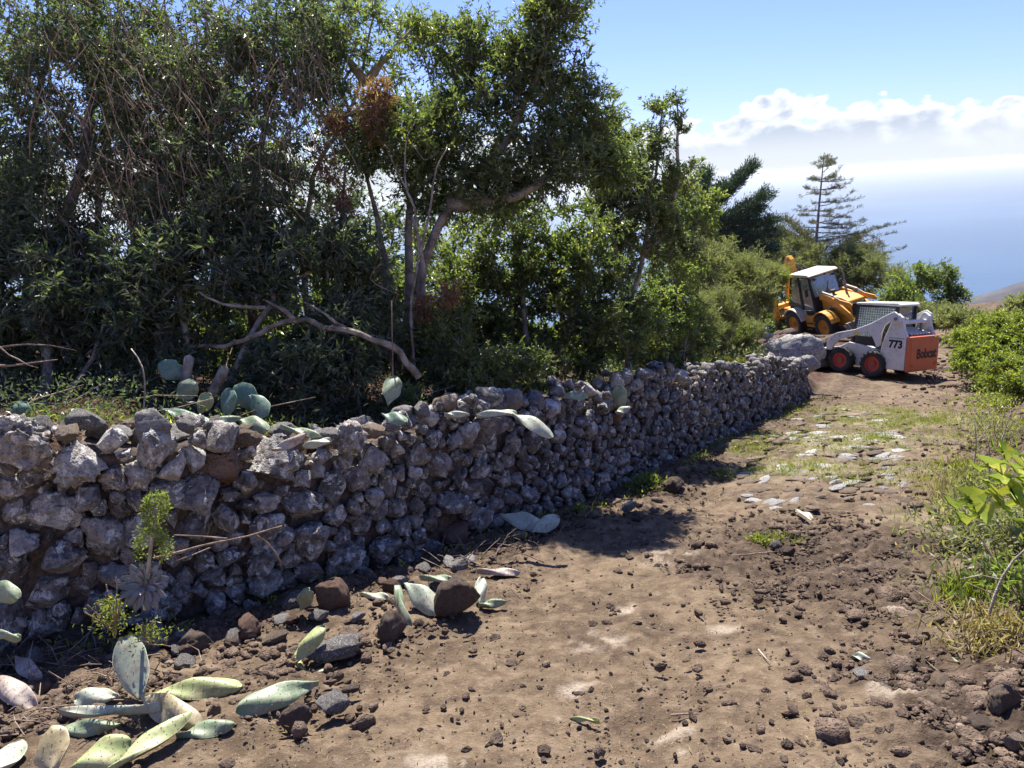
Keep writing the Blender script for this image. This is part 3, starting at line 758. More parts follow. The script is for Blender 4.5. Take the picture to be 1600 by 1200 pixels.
plant('leafy_thicket', 'dense dark thicket of broad leaves between the big tree and the slender young tree', 'shrub',
      [[(830, 590, 8.6), (820, 480, 8.7), (800, 360, 8.8)], [(850, 590, 8.7), (900, 470, 8.8), (930, 370, 8.9)], [(780, 590, 8.5), (740, 480, 8.6)], [(900, 590, 8.9), (940, 500, 9.0)]],
      [(800, 400, 110, 80, 8.9, .7), (740, 480, 90, 90, 8.6, .6), (900, 420, 90, 90, 9.0, .7), (850, 520, 140, 70, 8.8, .7), (960, 510, 70, 70, 9.2, .5)], 430, seed=7, leafmat=m_leaf, L=.062, Wd=.026, r0=.03, shape='oval', tw=.2, light=.5)
plant('leafy_thicket', 'rounded glossy green bush beside the pale bent trunk where the wall recedes', 'shrub',
      [[(1040, 560, 11.5), (1040, 490, 11.6), (1060, 420, 11.8)], [(1060, 560, 11.6), (1080, 500, 11.8)]],
      [(1050, 440, 55, 80, 11.8, .6), (1010, 500, 70, 60, 11.2, .6), (1085, 350, 40, 60, 12.5, .5)], 190, seed=8, leafmat=m_leafo, L=.06, Wd=.028, r0=.025, shape='oval', tw=.2)
plant('broadleaf_shrub', 'dark long-leaved shrub filling the far left above the wall top', 'shrub',
      [[(70, 650, 6.2), (80, 560, 6.3), (60, 450, 6.4)], [(100, 650, 6.2), (150, 560, 6.3), (170, 480, 6.4)]],
      [(40, 500, 130, 110, 6.5, .5), (150, 480, 120, 100, 6.6, .5), (10, 400, 130, 90, 6.9, .5)], 190, seed=9, leafmat=m_leafd, L=.085, Wd=.022, r0=.025, tw=.24, light=.45)
plant('broadleaf_shrub', 'dark long-leaved shrub overhanging the broken cactus pads behind the wall', 'shrub',
      [[(300, 640, 6.3), (290, 540, 6.4), (280, 450, 6.5)], [(330, 640, 6.3), (380, 540, 6.4), (430, 470, 6.5)]],
      [(280, 440, 120, 90, 6.6, .5), (410, 430, 110, 80, 6.7, .5), (240, 530, 90, 60, 6.5, .4), (520, 400, 70, 70, 6.9, .4), (330, 350, 110, 60, 6.8, .4)], 190, seed=10, leafmat=m_leafd, L=.085, Wd=.022, r0=.022, tw=.24, light=.45)
plant('broadleaf_shrub', 'low leafy shrub under the curved grey limb behind the wall', 'shrub',
      [[(500, 625, 6.4), (505, 560, 6.4), (500, 520, 6.4)], [(560, 620, 6.5), (550, 560, 6.5)]],
      [(500, 560, 90, 50, 6.4, .35), (560, 520, 70, 60, 6.9, .4), (420, 590, 40, 40, 6.4, .3)], 150, seed=11, leafmat=m_leafd, L=.07, Wd=.02, r0=.015, tw=.2, light=.55)
plant('broadleaf_shrub', 'small green shrub with dry stems just right of the big tree trunks', 'shrub',
      [[(740, 620, 6.9), (735, 580, 6.9), (720, 540, 6.9)], [(690, 610, 7.0), (690, 560, 7.0)]],
      [(740, 585, 60, 38, 6.9, .3), (690, 540, 60, 60, 7.2, .4), (800, 570, 50, 40, 7.6, .4), (640, 625, 30, 20, 6.2, .2)], 130, seed=12, leafmat=m_leaf, L=.06, Wd=.018, r0=.012, tw=.18)
for k, (px, d, lab) in enumerate([(-60, 11, 'tree far back at the left edge behind the dark laurel tree'), (150, 11.5, 'tree standing far back between the two leftmost trunks'), (330, 11, 'tree crown far back left of the rust-coloured dead fronds'), (520, 12, 'tree crown far back behind the forked pale trunk'), (690, 12.5, 'round green crown seen far back between the close trunks')]):
    hgt = [90, 60, 130, 230, 300][k]
    plant('background_tree', lab, 'tree', [[(px, 560, d), (px+10, 400, d), (px-10, hgt+60, d)]],
          [(px, hgt+60, 110, 100, d, 1.0), (px+40, hgt+170, 120, 100, d, 1.0), (px-50, 430, 110, 110, d, 1.0)], 75, seed=20+k, leafmat=[m_leaf, m_leafd][k % 2], twigs=5, per=12, L=.09, Wd=.034, r0=.08, tw=.36, group='trees at the back of the grove')

plant('leafy_thicket', 'dark thicket filling the space far behind the cactus pads', 'shrub', [[(330, 600, 8.6), (330, 540, 8.7), (340, 480, 8.8)], [(450, 600, 8.6), (450, 530, 8.7)]],
      [(340, 530, 150, 60, 8.9, .6), (480, 520, 110, 70, 8.9, .6), (200, 540, 120, 60, 9, .6)], 230, seed=15, leafmat=m_leaf, L=.08, Wd=.032, r0=.02, shape='oval', tw=.26)
plant('leafy_thicket', 'dark thicket seen between and behind the close trunks', 'shrub', [[(600, 590, 9.2), (600, 540, 9.3), (590, 460, 9.4)], [(680, 590, 9.2), (690, 530, 9.3)]],
      [(600, 520, 90, 80, 9.4, .6), (690, 550, 80, 50, 9.4, .5), (560, 420, 70, 60, 9.6, .5)], 170, seed=16, leafmat=m_leaf, L=.08, Wd=.032, r0=.02, shape='oval', tw=.26)
plant('leafy_thicket', 'low scrub closing the view under the thicket towards the sea', 'shrub', [[(900, 580, 12), (900, 550, 12), (910, 520, 12)], [(1000, 570, 12.5), (1000, 530, 12.5)]],
      [(880, 550, 120, 40, 12, .7), (1010, 530, 90, 45, 12.8, .7), (1110, 520, 60, 40, 16, .8)], 200, seed=17, leafmat=m_leafo, L=.09, Wd=.036, r0=.02, shape='oval', tw=.28, light=.4)

# rust-coloured dead fronds hanging in the trees
plant('dead_branch', 'rust-coloured dead fronds caught in the canopy at upper centre', 'dead branch',
      [[(600, 150, 7.0), (570, 165, 7.0), (520, 190, 7.0)]], [(585, 160, 34, 26, 7.0, .15), (545, 180, 34, 20, 7.0, .12), (600, 140, 22, 12, 7.0, .1), (590, 195, 16, 30, 7.0, .1)], 24, seed=31, leafmat=m_rust, bark=m_twig,
      L=.075, Wd=.012, r0=.006, tw=.14, twigs=5, per=14, snap=False, trunk_name='stem', up=-.3)
plant('dead_branch', 'brown dead fern fronds hanging lower down beside the close trunks', 'dead branch',
      [[(540, 260, 7.0), (530, 300, 7.0), (535, 340, 7.0)]], [(530, 300, 26, 40, 7.0, .15), (505, 260, 18, 20, 7.0, .1)], 13, seed=32, leafmat=m_rust, bark=m_twig, L=.07, Wd=.01, r0=.005, tw=.14, per=12, snap=False, trunk_name='stem', up=-.4, light=.1)
plant('dead_branch', 'orange dead leaves low down right of the close trunks', 'dead branch',
      [[(700, 455, 6.9), (680, 470, 6.9), (665, 480, 6.9)]], [(698, 458, 14, 10, 6.9, .08), (670, 480, 16, 12, 6.9, .08)], 14, seed=33, leafmat=m_rust, bark=m_twig, L=.07, Wd=.014, r0=.004, tw=.1, per=8, snap=False, trunk_name='stem', up=-.2)

# heath, bushes and the bright shrub beyond and beside the machines
def heath(label, blobs, n, seed, mat=None, L=.10, Wd=.010, tw=.3, light=.5, cat='shrub', name='heath_shrub', **kw):
    b0 = blobs[0]
    return plant(name, label, cat, [[(b[0]+dx, b[1]+b[3]*.9, b[4]), (b[0]+dx*1.5, b[1], b[4])] for b in blobs for dx in (-8, 8)], blobs, n, seed=seed,
                 leafmat=mat or m_heath, bark=m_twig, L=L, Wd=Wd, tw=tw, up=1.3, r0=.012, twigs=kw.pop('twigs', 6), per=kw.pop('per', 15), trunk_name='stem', light=light, **kw)
heath('pale grey-green heath bush on the terrace above the far wall stones', [(1070, 520, 55, 40, 13, .7), (1120, 500, 45, 40, 14.5, .6), (1040, 550, 40, 22, 12, .4)], 150, 41)
heath('tall olive heath bush left of the yellow backhoe loader', [(1130, 450, 60, 60, 19, 1.2), (1090, 430, 40, 50, 18, 1), (1175, 450, 40, 45, 21, 1)], 190, 42, L=.14, Wd=.02, tw=.45)
heath('yellowish heath bush just behind the stabiliser leg of the yellow loader', [(1205, 450, 26, 30, 36, 1.2), (1190, 470, 22, 26, 34, 1)], 60, 43, mat=m_bright, L=.2, Wd=.035, tw=.5)
heath('grey-green low bush beside the row of far terrace stones', [(1150, 525, 45, 20, 16, .5), (1105, 535, 40, 22, 14, .5)], 100, 44, L=.09, tw=.22)
heath('dusky heath thicket behind the cab of the yellow loader', [(1365, 440, 40, 38, 42, 2), (1330, 420, 50, 30, 44, 2), (1250, 410, 60, 28, 44, 2), (1300, 440, 60, 30, 44, 2)], 200, 45, mat=m_heath, L=.24, Wd=.04, tw=.7, light=.3)
plant('broadleaf_shrub', 'green round bush with open twiggy top beyond the white loader', 'shrub',
      [[(1430, 510, 32), (1430, 460, 32), (1440, 430, 32)], [(1400, 510, 32), (1400, 460, 32)], [(1470, 510, 32), (1475, 470, 32)]],
      [(1430, 450, 38, 34, 32, .9), (1465, 430, 22, 20, 32, .6), (1405, 470, 30, 30, 31, .8), (1480, 470, 26, 28, 32, .7), (1430, 490, 55, 20, 31, .8)], 170, seed=46, leafmat=m_leafo, L=.14, Wd=.05, r0=.04, tw=.4, shape='oval', twigs=5, per=12)
plant('broadleaf_shrub', 'bright yellow-green shrub spreading on the right bank behind the white loader', 'shrub',
      [[(1530, 580, 16.5), (1520, 540, 16.6), (1500, 510, 16.8)], [(1580, 580, 16.3), (1580, 530, 16.5)], [(1560, 580, 17), (1550, 520, 17)]],
      [(1532, 532, 42, 24, 16.8, .7), (1570, 526, 44, 26, 16.8, .7), (1620, 528, 50, 38, 16.5, .9), (1575, 562, 64, 26, 16.0, .7), (1528, 560, 34, 20, 16.3, .5), (1560, 588, 44, 14, 15.6, .5), (1595, 592, 50, 18, 15, .5)], 400, seed=47, leafmat=m_bright, L=.085, Wd=.030, r0=.02, tw=.22, shape='oval', twigs=6, per=12, light=.5)
plant('broadleaf_shrub', 'reddish-tipped bush rising at the right picture edge above the bright shrub', 'shrub',
      [[(1600, 560, 19), (1595, 500, 19), (1600, 460, 19)]], [(1606, 482, 26, 22, 19, .6), (1575, 498, 24, 12, 19, .5)], 70, seed=48, leafmat=m_heath, L=.10, Wd=.03, r0=.02, tw=.22, light=.8, shape='oval')
plant('broadleaf_shrub', 'small light green bush low on the right bank beside the dark spoil', 'shrub',
      [[(1575, 600, 13), (1570, 575, 13), (1560, 560, 13)]], [(1570, 572, 30, 12, 13, .35), (1600, 600, 24, 14, 12, .3)], 60, seed=49, leafmat=m_bright, L=.06, Wd=.022, r0=.01, tw=.14, shape='oval')


heath('dark green brush behind the left side of the yellow backhoe loader', [(1195, 495, 34, 24, 40, 1.4), (1150, 495, 40, 24, 34, 1.4), (1215, 520, 20, 14, 38, .8)], 150, 51, mat=m_leaf, L=.2, Wd=.06, tw=.5, light=.35)
heath('dusty olive brush on the slope right of the white loader', [(1470, 500, 30, 20, 26, 1), (1505, 508, 36, 18, 24, 1), (1440, 500, 40, 20, 36, 1.2)], 170, 52, L=.16, Wd=.03, tw=.4, light=.6)

# conifers
def conifer(name, label, trunk, limbs, mat, seed, tuft=.10, dens=26, blade=.05, bw=.006, droop=.0, thick=.05, lr=.03, tr=.09, upb=.4, light=.5, cross=.25, snap=True):
    g = np.random.default_rng(seed); q = np.array([P(*a) for a in trunk])
    if snap: q[0, 2] = hz(q[0, 0], q[0, 1])-.1
    q = resamp3(q, .3); root = empty(name, q[0]+[0, 0, .1], label, 'tree'); root['org'] = [float(v) for v in q[0]+[0, 0, .1]]
    bl, C_, D_ = [], [], []
    for lb in limbs:
        pl = resamp3(np.array([P(*a) for a in lb]), .15); ln = len(pl); pl[1:] += g.normal(size=(ln-1, 3))*.012
        bl.append((pl, np.linspace(lr, .006, ln))); T = np.gradient(pl, axis=0); T /= np.linalg.norm(T, axis=1)[:, None]
        tot = ln*.15; ntw = int(tot*dens)
        idx = np.clip((g.random(ntw)**.75)*(ln-1)*.92+ln*.06, 0, ln-1.01); i0 = idx.astype(int); base = pl[i0]+(pl[np.minimum(i0+1, ln-1)]-pl[i0])*(idx-i0)[:, None]
        side_ = rnd_unit(ntw, g); side_[:, 2] *= cross; td = T[i0]*.8+side_*.75+[0, 0, upb*.4]; td /= np.linalg.norm(td, axis=1)[:, None]; tln = tuft*g.uniform(.5, 1.5, ntw)*(1.2-.6*idx/ln)
        for k in range(0, ntw, 3): bl.append((np.array([base[k], base[k]+td[k]*tln[k]*.6, base[k]+td[k]*tln[k]+[0, 0, .01]]), np.array([.006, .004, .002])*lr/.03))
        nn = 11; C_.append(np.repeat(base, nn, 0)+np.repeat(td*tln[:, None], nn, 0)*g.uniform(.15, 1.05, (ntw*nn, 1))+g.normal(size=(ntw*nn, 3))*thick*.25); D_.append(np.repeat(td, nn, 0)+rnd_unit(ntw*nn, g)*.7+[0, 0, .25*upb])
    C_ = np.vstack(C_); D_ = np.vstack(D_); n_ = len(C_)
    Vl, Fl = leafmesh(C_, D_, rnd_unit(n_, g), blade*g.uniform(.6, 1.3, n_), bw*g.uniform(.7, 1.3, n_)); lf = np.clip(g.normal(.4+(light-.5)*.5, .2, n_), 0, 1)
    nobj('trunk', *tubes([(q, np.linspace(tr, tr*.12, len(q)))], 8), m_bark, parent=root, smooth=True)
    tag(nobj('branches', *tubes(bl, 4), m_bark, parent=root), kind='stuff'); tag(nobj('needles', Vl, Fl, mat, parent=root, attr={'lf': ('FACE', 'FLOAT', np.repeat(lf, 2))}), kind='stuff')
    del root['org']; return root


g_ = np.random.default_rng(90); limbs = []
for (x0, y0, x1, y1) in [(1090, 330, 1183, 254), (1090, 340, 1160, 275), (1095, 350, 1206, 303), (1100, 360, 1190, 325), (1100, 365, 1214, 345), (1100, 375, 1222, 362), (1100, 385, 1218, 385), (1100, 395, 1200, 400), (1090, 340, 1130, 290), (1085, 330, 1060, 290), (1085, 340, 1040, 320), (1090, 320, 1110, 262), (1085, 360, 1045, 350), (1100, 400, 1160, 408), (1095, 345, 1180, 340), (1100, 370, 1175, 372)]:
    for dd in (-.9, 0.3, 1.2): limbs.append([(x0+g_.uniform(-5, 5), y0+g_.uniform(0, 12), 27+dd*.3), ((x0+x1)/2, (y0*.55+y1*.45)+5, 27+dd*.8), (x1+g_.uniform(-14, 0)*abs(dd), y1+g_.uniform(-3, 12)*abs(dd), 27+dd)])
conifer('cypress_tree', 'dark wind-swept cypress with layered boughs sweeping up to the right', [(1100, 500, 27), (1098, 420, 27), (1092, 330, 27), (1100, 280, 27)], limbs, m_needle, 91, tuft=.34, dens=38, blade=.15, bw=.030, thick=.28, lr=.05, tr=.16, upb=.5, cross=.35)
limbs = []
for k, f in enumerate(np.linspace(0, 1, 17)):
    y0 = 405-f*160+g_.uniform(-5, 5); x0 = 1272+(1290-1272)*((415-y0)/175); Lr = (1-f)**.8*105+10; Ll = (1-f)**.8*62+5
    for s_ in (1, -1, 1, 1 if k % 2 else -1):
        Lh = (Lr if s_ > 0 else Ll)*g_.uniform(.2, 1.05); sl = g_.uniform(-.12, .28)*(1 if s_ > 0 else .5)
        limbs.append([(x0, y0, 45), (x0+s_*Lh*.5, y0-Lh*sl*.3+g_.uniform(-2, 2), 45+g_.uniform(-1, 1)), (x0+s_*Lh, y0-Lh*sl+g_.uniform(-3, 3), 45+g_.uniform(-2, 2))])
for (x1, y1) in [(1415, 346), (1400, 362), (1418, 386), (1390, 350), (1345, 322), (1352, 345), (1312, 262), (1300, 247), (1333, 300), (1380, 392), (1400, 392)]:
    y0 = y1+ (1415-1272)*.10+12 if y1 > 300 else y1+22; x0 = 1272+18*((415-y0)/175); limbs.append([(x0, y0, 45), ((x0+x1)/2, (y0+y1)/2+5, 44.6), (x1, y1, 44.4)])
conifer('araucaria_tree', 'sparse half-bare conifer with a straight trunk and level whorled branches against the sea', [(1268, 500, 45), (1272, 415, 45), (1280, 320, 45), (1288, 238, 45)], limbs, m_needleb, 92, tuft=.22, dens=9, blade=.12, bw=.020, thick=.15, lr=.033, tr=.17, upb=.6, light=.35, cross=.5)
limbs = []
for (x0, y0, x1, y1) in [(1290, 400, 1170, 378), (1290, 410, 1165, 395), (1290, 405, 1180, 365), (1280, 395, 1200, 350), (1290, 415, 1200, 410), (1300, 395, 1370, 385), (1290, 400, 1230, 345), (1290, 410, 1350, 402), (1285, 390, 1215, 372), (1285, 400, 1245, 380), (1300, 405, 1340, 372)]:
    for dd in (-1, .2, 1): limbs.append([(x0, y0, 47+dd*.2), ((x0+x1)/2, (y0+y1)/2-3, 47+dd), (x1+dd*6, y1+g_.uniform(-5, 5), 47+dd*1.4)])
conifer('brown_conifer', 'low spreading olive-brown conifer boughs just behind the yellow boom', [(1292, 500, 47), (1292, 440, 47), (1288, 390, 47)], limbs, m_needleb, 93, tuft=.42, dens=17, blade=.18, bw=.038, thick=.3, lr=.03, tr=.10, upb=.4, light=.8)

# ------------------------------------------------------------------ machines: shape helpers (local metres)
def box(x0, x1, y0, y1, z0, z1):
    V = [(x, y, z_) for x in (x0, x1) for y in (y0, y1) for z_ in (z0, z1)]
    return V, [(0, 1, 3, 2), (4, 6, 7, 5), (0, 4, 5, 1), (2, 3, 7, 6), (0, 2, 6, 4), (1, 5, 7, 3)]


def prism(prof, y0, y1, axis='y'):
    n_ = len(prof); ar = sum(prof[i][0]*prof[(i+1) % n_][1]-prof[(i+1) % n_][0]*prof[i][1] for i in range(n_))
    if ar < 0: prof = prof[::-1]
    m3 = {'y': lambda a, b, c: (a, c, b), 'x': lambda a, b, c: (c, a, b), 'z': lambda a, b, c: (a, b, c)}[axis]
    V = [m3(a, b, y0) for a, b in prof]+[m3(a, b, y1) for a, b in prof]
    F = [tuple(range(n_)), tuple(range(2*n_-1, n_-1, -1))]+[(i, i+n_, (i+1) % n_+n_, (i+1) % n_) for i in range(n_)]
    return V, F


def cyl(p0, p1, r, r2=None, n=16):
    p0, p1 = np.array(p0, float), np.array(p1, float); D = p1-p0; D, A, B = frames(D[None]); r2 = r if r2 is None else r2
    a = np.arange(n)*2*math.pi/n; ring = np.outer(np.cos(a), A[0])+np.outer(np.sin(a), B[0])
    V = [tuple(v) for v in p0+ring*r]+[tuple(v) for v in p1+ring*r2]
    return V, [tuple(range(n-1, -1, -1)), tuple(range(n, 2*n))]+[(i, (i+1) % n, (i+1) % n+n, i+n) for i in range(n)]


def beam(p0, p1, w_, h_, up=(0, 0, 1)):
    p0, p1 = np.array(p0, float), np.array(p1, float); D = (p1-p0)/np.linalg.norm(p1-p0); Sd = np.cross(up, D); Sd /= np.linalg.norm(Sd); U2 = np.cross(D, Sd)
    V = [tuple(p+Sd*a*w_/2+U2*b*h_/2) for p in (p0, p1) for a in (-1, 1) for b in (-1, 1)]
    return V, [(0, 1, 3, 2), (4, 6, 7, 5), (0, 4, 5, 1), (2, 3, 7, 6), (0, 2, 6, 4), (1, 5, 7, 3)]


def lathe(prof, c, n=28, axis='y'):
    """prof: list of (radius, offset along axis)"""
    V, F = [], []; k = len(prof)
    for i in range(n):
        a = 2*math.pi*i/n
        for r_, o_ in prof: V.append((c[0]+r_*math.cos(a), c[1]+o_, c[2]+r_*math.sin(a)))
    for i in range(n):
        j = (i+1) % n
        for q in range(k-1): F.append((i*k+q, i*k+q+1, j*k+q+1, j*k+q))
    return V, F


def part(name, shapes, mat, parent, bevel=.012, smooth=False, label=None, kind=None):
    V, F = [], []
    for (v, f) in shapes: o_ = len(V); V += [tuple(map(float, q)) for q in v]; F += [tuple(i+o_ for i in q) for q in f]
    me = bpy.data.meshes.new(name); me.from_pydata(V, [], F); me.materials.append(mat)
    bm = bmesh.new(); bm.from_mesh(me); bmesh.ops.recalc_face_normals(bm, faces=bm.faces); bm.to_mesh(me); bm.free()
    if smooth:
        for p_ in me.polygons: p_.use_smooth = True
    o = bpy.data.objects.new(name, me); link(o, parent)
    if bevel:
        b = o.modifiers.new('bevel', 'BEVEL'); b.width = bevel; b.segments = 2; b.limit_method = 'ANGLE'; b.angle_limit = rad(40)
    if label: o['label'] = label
    if kind: o['kind'] = kind
    return o


def text(body, size, mat, parent, loc, X, Y, name='lettering', bold=.012, sx=1.0):
    cu = bpy.data.curves.new(name, 'FONT'); cu.body = body; cu.size = size; cu.extrude = .002; cu.offset = bold; cu.align_x = 'LEFT'; cu.materials.append(mat); cu.resolution_u = 3
    tmp = bpy.data.objects.new('tmp', cu); me = bpy.data.meshes.new_from_object(tmp); bpy.data.objects.remove(tmp)
    o = bpy.data.objects.new(name, me); COL.objects.link(o); o.parent = parent
    X, Y = Vector(X), Vector(Y); Z = X.cross(Y); o.matrix_local = Matrix(((X.x*sx, Y.x, Z.x, loc[0]), (X.y*sx, Y.y, Z.y, loc[1]), (X.z*sx, Y.z, Z.z, loc[2]), (0, 0, 0, 1)))
    return o


m_white_p = paint_mat('worn_white_paint', (.74, .72, .68), .45, (.30, .23, .17), .95, rust=.9)
m_orange_p = paint_mat('faded_orange_paint', (.62, .15, .06), .5, (.36, .19, .13), .9, rust=.9)
m_yellow_p = paint_mat('worn_yellow_paint', (.72, .34, .035), .45, (.34, .20, .10), .95, rust=.5)
m_cream_p = paint_mat('cream_paint', (.66, .58, .46), .5, (.34, .26, .18), .7)
m_black_p = paint_mat('black_steel', (.02, .022, .026), .45, (.08, .06, .045), .6)
m_steel = paint_mat('worn_steel', (.22, .20, .18), .45, (.13, .08, .05), .8, metal=.3)
m_rubber = paint_mat('dusty_rubber', (.022, .021, .021), .75, (.14, .105, .08), .95)
m_redrim = paint_mat('red_rim_paint', (.50, .07, .035), .5, (.25, .13, .09), .7)
m_glass = glass_mat('cab_glass'); m_ink = flat_mat('black_lettering', (.012, .012, .014), .6, 10, .1)
m_green_p = flat_mat('green_stripe', (.05, .22, .16), .6, 10, .1); m_ylab = flat_mat('yellow_label', (.75, .58, .03), .5, 10, .2)
m_guard = flat_mat('pale_guard_wire', (.62, .72, .66), .5, 10, .2); m_int = flat_mat('cab_interior', (.035, .033, .032), .8, 10, .3); m_seat = flat_mat('seat_vinyl', (.05, .045, .045), .7, 10, .3)


def make_wheel(parent, c, r, wd, rimr, rimmat, s, lugs=18):
    y0 = c[1]
    w0 = part('wheel', [lathe([(rimr*.97, -wd*.42), (rimr*1.03, -wd*.47), (r*.80, -wd*.5), (r*.93, -wd*.45), (r*.955, -wd*.28), (r*.955, wd*.28), (r*.93, wd*.45), (r*.80, wd*.5), (rimr*1.03, wd*.47), (rimr*.97, wd*.42)], c, 36)], m_rubber, parent, 0, smooth=True)
    sh = []
    for i in range(lugs):
        for sd in (-1, 1):
            a = 2*math.pi*(i+(.5 if sd > 0 else 0))/lugs; da = 2*math.pi/lugs*.55
            def pt(rr_, aa, yy): return (c[0]+rr_*math.cos(aa), y0+yy, c[2]+rr_*math.sin(aa))
            q = []
            for rr_ in (r*.93, r):
                for (aa, yy) in ((a-da*.30, 0), (a+da*.30, 0), (a+da*1.25, sd*wd*.49), (a+da*.55, sd*wd*.49)): q.append(pt(rr_ if abs(yy) < 1e-6 or rr_ < r*.95 else rr_*.975, aa, yy))
            sh.append((q, [(0, 1, 2, 3), (4, 5, 6, 7), (0, 1, 5, 4), (1, 2, 6, 5), (2, 3, 7, 6), (3, 0, 4, 7)]))
    tag(part('tread', sh, m_rubber, w0, 0), kind='stuff')
    o_ = wd*.5*s; ys = lambda k: y0*0+k*s*wd
    part('rim', [lathe([(rimr*.99, s*wd*.43), (rimr*.90, s*wd*.43), (rimr*.86, s*wd*.22), (rimr*.42, s*wd*.16), (rimr*.38, s*wd*.30), (rimr*.12, s*wd*.32), (.001, s*wd*.32)], c, 28)], rimmat, w0, 0, smooth=False)
    bolts = [cyl((c[0]+rimr*.27*math.cos(a), y0+s*wd*.30, c[2]+rimr*.27*math.sin(a)), (c[0]+rimr*.27*math.cos(a), y0+s*wd*.37, c[2]+rimr*.27*math.sin(a)), rimr*.055, n=6) for a in np.arange(8)*math.pi/4]
    part('hub', [cyl((c[0], y0+s*wd*.28, c[2]), (c[0], y0+s*wd*.40, c[2]), rimr*.15)]+bolts, m_steel, w0, .004)
    return w0


# ---- white compact skid-steer loader
SK = empty('skid_steer_loader', MACH[0][0], 'white compact skid-steer loader with orange tailgate and caged cab, parked where the track bends', 'loader', rot=MACH[0][1])
part('chassis', [prism([(.80, .28), (.84, .46), (.66, .70), (.40, .84), (.05, .80), (-.62, .64), (-.62, .24), (.60, .20)], -.50, .50)], m_white_p, SK)
part('rear_body', [box(-1.28, -.60, -.52, .52, .25, 1.10), prism([(-.60, .25), (-1.28, .25), (-1.28, 1.12), (-.62, 1.12)], -.55, .55)], m_white_p, SK)
for s in (1, -1):
    tw_ = part('side_tower', [prism([(-.62, .25), (-.60, .60), (-.66, .95), (-.82, 1.38), (-.93, 1.66), (-1.0, 1.70), (-1.14, 1.60), (-1.20, 1.32), (-1.285, 1.15), (-1.285, .27)], .56*s, .685*s)], m_white_p, SK, .02)
    arm = part('loader_arm', [prism([(.90, .60), (.88, .84), (.78, 1.00), (.60, 1.09), (.08, 1.22), (-.36, 1.41), (-.80, 1.67), (-.96, 1.75), (-1.10, 1.66), (-1.15, 1.50), (-.98, 1.42), (-.84, 1.50), (-.72, 1.36), (-.66, 1.18), (-.64, .85), (-.56, .80), (-.50, .92), (-.39, 1.12), (-.16, 1.14), (.15, 1.03), (.52, .91), (.66, .76), (.74, .60)], .695*s, .775*s)], m_white_p, SK, .014)
    part('pivot_pin', [cyl((-1.02, .67*s, 1.57), (-1.02, .80*s, 1.57), .045)], m_steel, arm, .004)
    part('lift_cylinder', [cyl((-1.0, .60*s, .75), (-.72, .61*s, 1.12), .045), cyl((-.72, .61*s, 1.12), (-.52, .62*s, 1.30), .025)], m_black_p, SK, .003)
    part('arm_gap_shade', [prism([(-.60, .62), (-.64, .95), (-.80, 1.36), (-.86, 1.45), (-.70, 1.42), (-.50, 1.20), (-.42, .9)], .50*s, .556*s)], m_black_p, SK, .003)  # solid black plate standing in for the shade in the arm gap
part('yellow_label', [box(-.06, .10, .7755, .779, 1.09, 1.155)], m_ylab, SK, 0)
part('cross_tube', [cyl((-1.06, -.57, 1.47), (-1.06, .57, 1.47), .055)], m_white_p, SK, .004)
tg = part('tailgate', [box(-1.40, -1.295, -.685, .685, .23, 1.13)], m_orange_p, SK, .035)
part('tail_panel_edge', [box(-1.408, -1.40, -.60, .60, .27, .31), box(-1.408, -1.40, .60, .625, .31, 1.05)], m_orange_p, tg, .003)
text('Bobcat', .34, m_ink, tg, (-1.4025, .36, .57), (0, -1, 0), (0, 0, 1), sx=.96)
text('773', .27, m_ink, SK, (-.84, .688, .83), (-1, 0, 0), (0, 0, 1), sx=.90)
part('green_stripe', [box(-1.24, -.84, .686, .689, 1.065, 1.08)], m_green_p, SK, 0)
part('engine_cover', [prism([(-.60, 1.12), (-.60, 1.30), (-.72, 1.30), (-1.30, 1.15), (-1.30, 1.12)], -.50, .50)], m_black_p, SK)
for i in range(7):
    part('slat', [beam((-.70, -.40+i*.135, 1.325), (-1.27, -.40+i*.135, 1.175), .07, .025)], m_white_p, SK, .005)
part('tail_lamp', [box(-1.409, -1.40, .50, .60, .36, .44)], m_redrim, tg, .003); part('tail_lamp', [box(-1.409, -1.40, -.60, -.50, .36, .44)], m_redrim, tg, .003)
part('exhaust_pipe', [cyl((-1.1, -.28, 1.15), (-1.1, -.28, 1.42), .035)], m_steel, SK, .003)
cab = part('cab', [beam((.38, .42*s, .70), (.22, .42*s, 1.84), .06, .07) for s in (1, -1)]+[beam((-.80, .42*s, .95), (-.84, .42*s, 1.84), .06, .09) for s in (1, -1)]
           + [beam((.24, .42*s, 1.83), (-.88, .42*s, 1.86), .05, .06, up=(0, 1, 0)) for s in (1, -1)]+[box(-.80, .36, .40*s-.02, .40*s+.02, .78, 1.02) for s in (1, -1)]
           + [box(-.86, -.82, -.42, .42, 1.0, 1.25), box(.19, .25, -.42, .42, 1.74, 1.84)], m_black_p, SK, .008)
part('roof', [prism([(.30, 1.86), (.28, 1.91), (-.86, 1.95), (-.93, 1.90), (-.93, 1.86)], -.47, .47)], m_white_p, cab, .015)
for s in (1, -1):
    part('side_window', [prism([(.35, 1.02), (.23, 1.79), (-.80, 1.82), (-.78, 1.02)], .385*s, .391*s)], m_glass, cab, 0)
    gr_ = []
    for i in range(17): x_ = .30-i*.066; gr_.append(beam((x_, .43*s, 1.03), (x_-.05, .43*s, 1.80), .012, .010, up=(0, 1, 0)))
    for i in range(12): z_ = 1.06+i*.065; gr_.append(beam((.34-(z_-1.02)*.15, .437*s, z_), (-.80, .437*s, z_+.01), .010, .012))
    tag(part('window_guard', gr_, m_guard, cab, 0), kind='stuff')
part('rear_window', [box(-.815, -.809, -.39, .39, 1.26, 1.82)], m_glass, cab, 0)
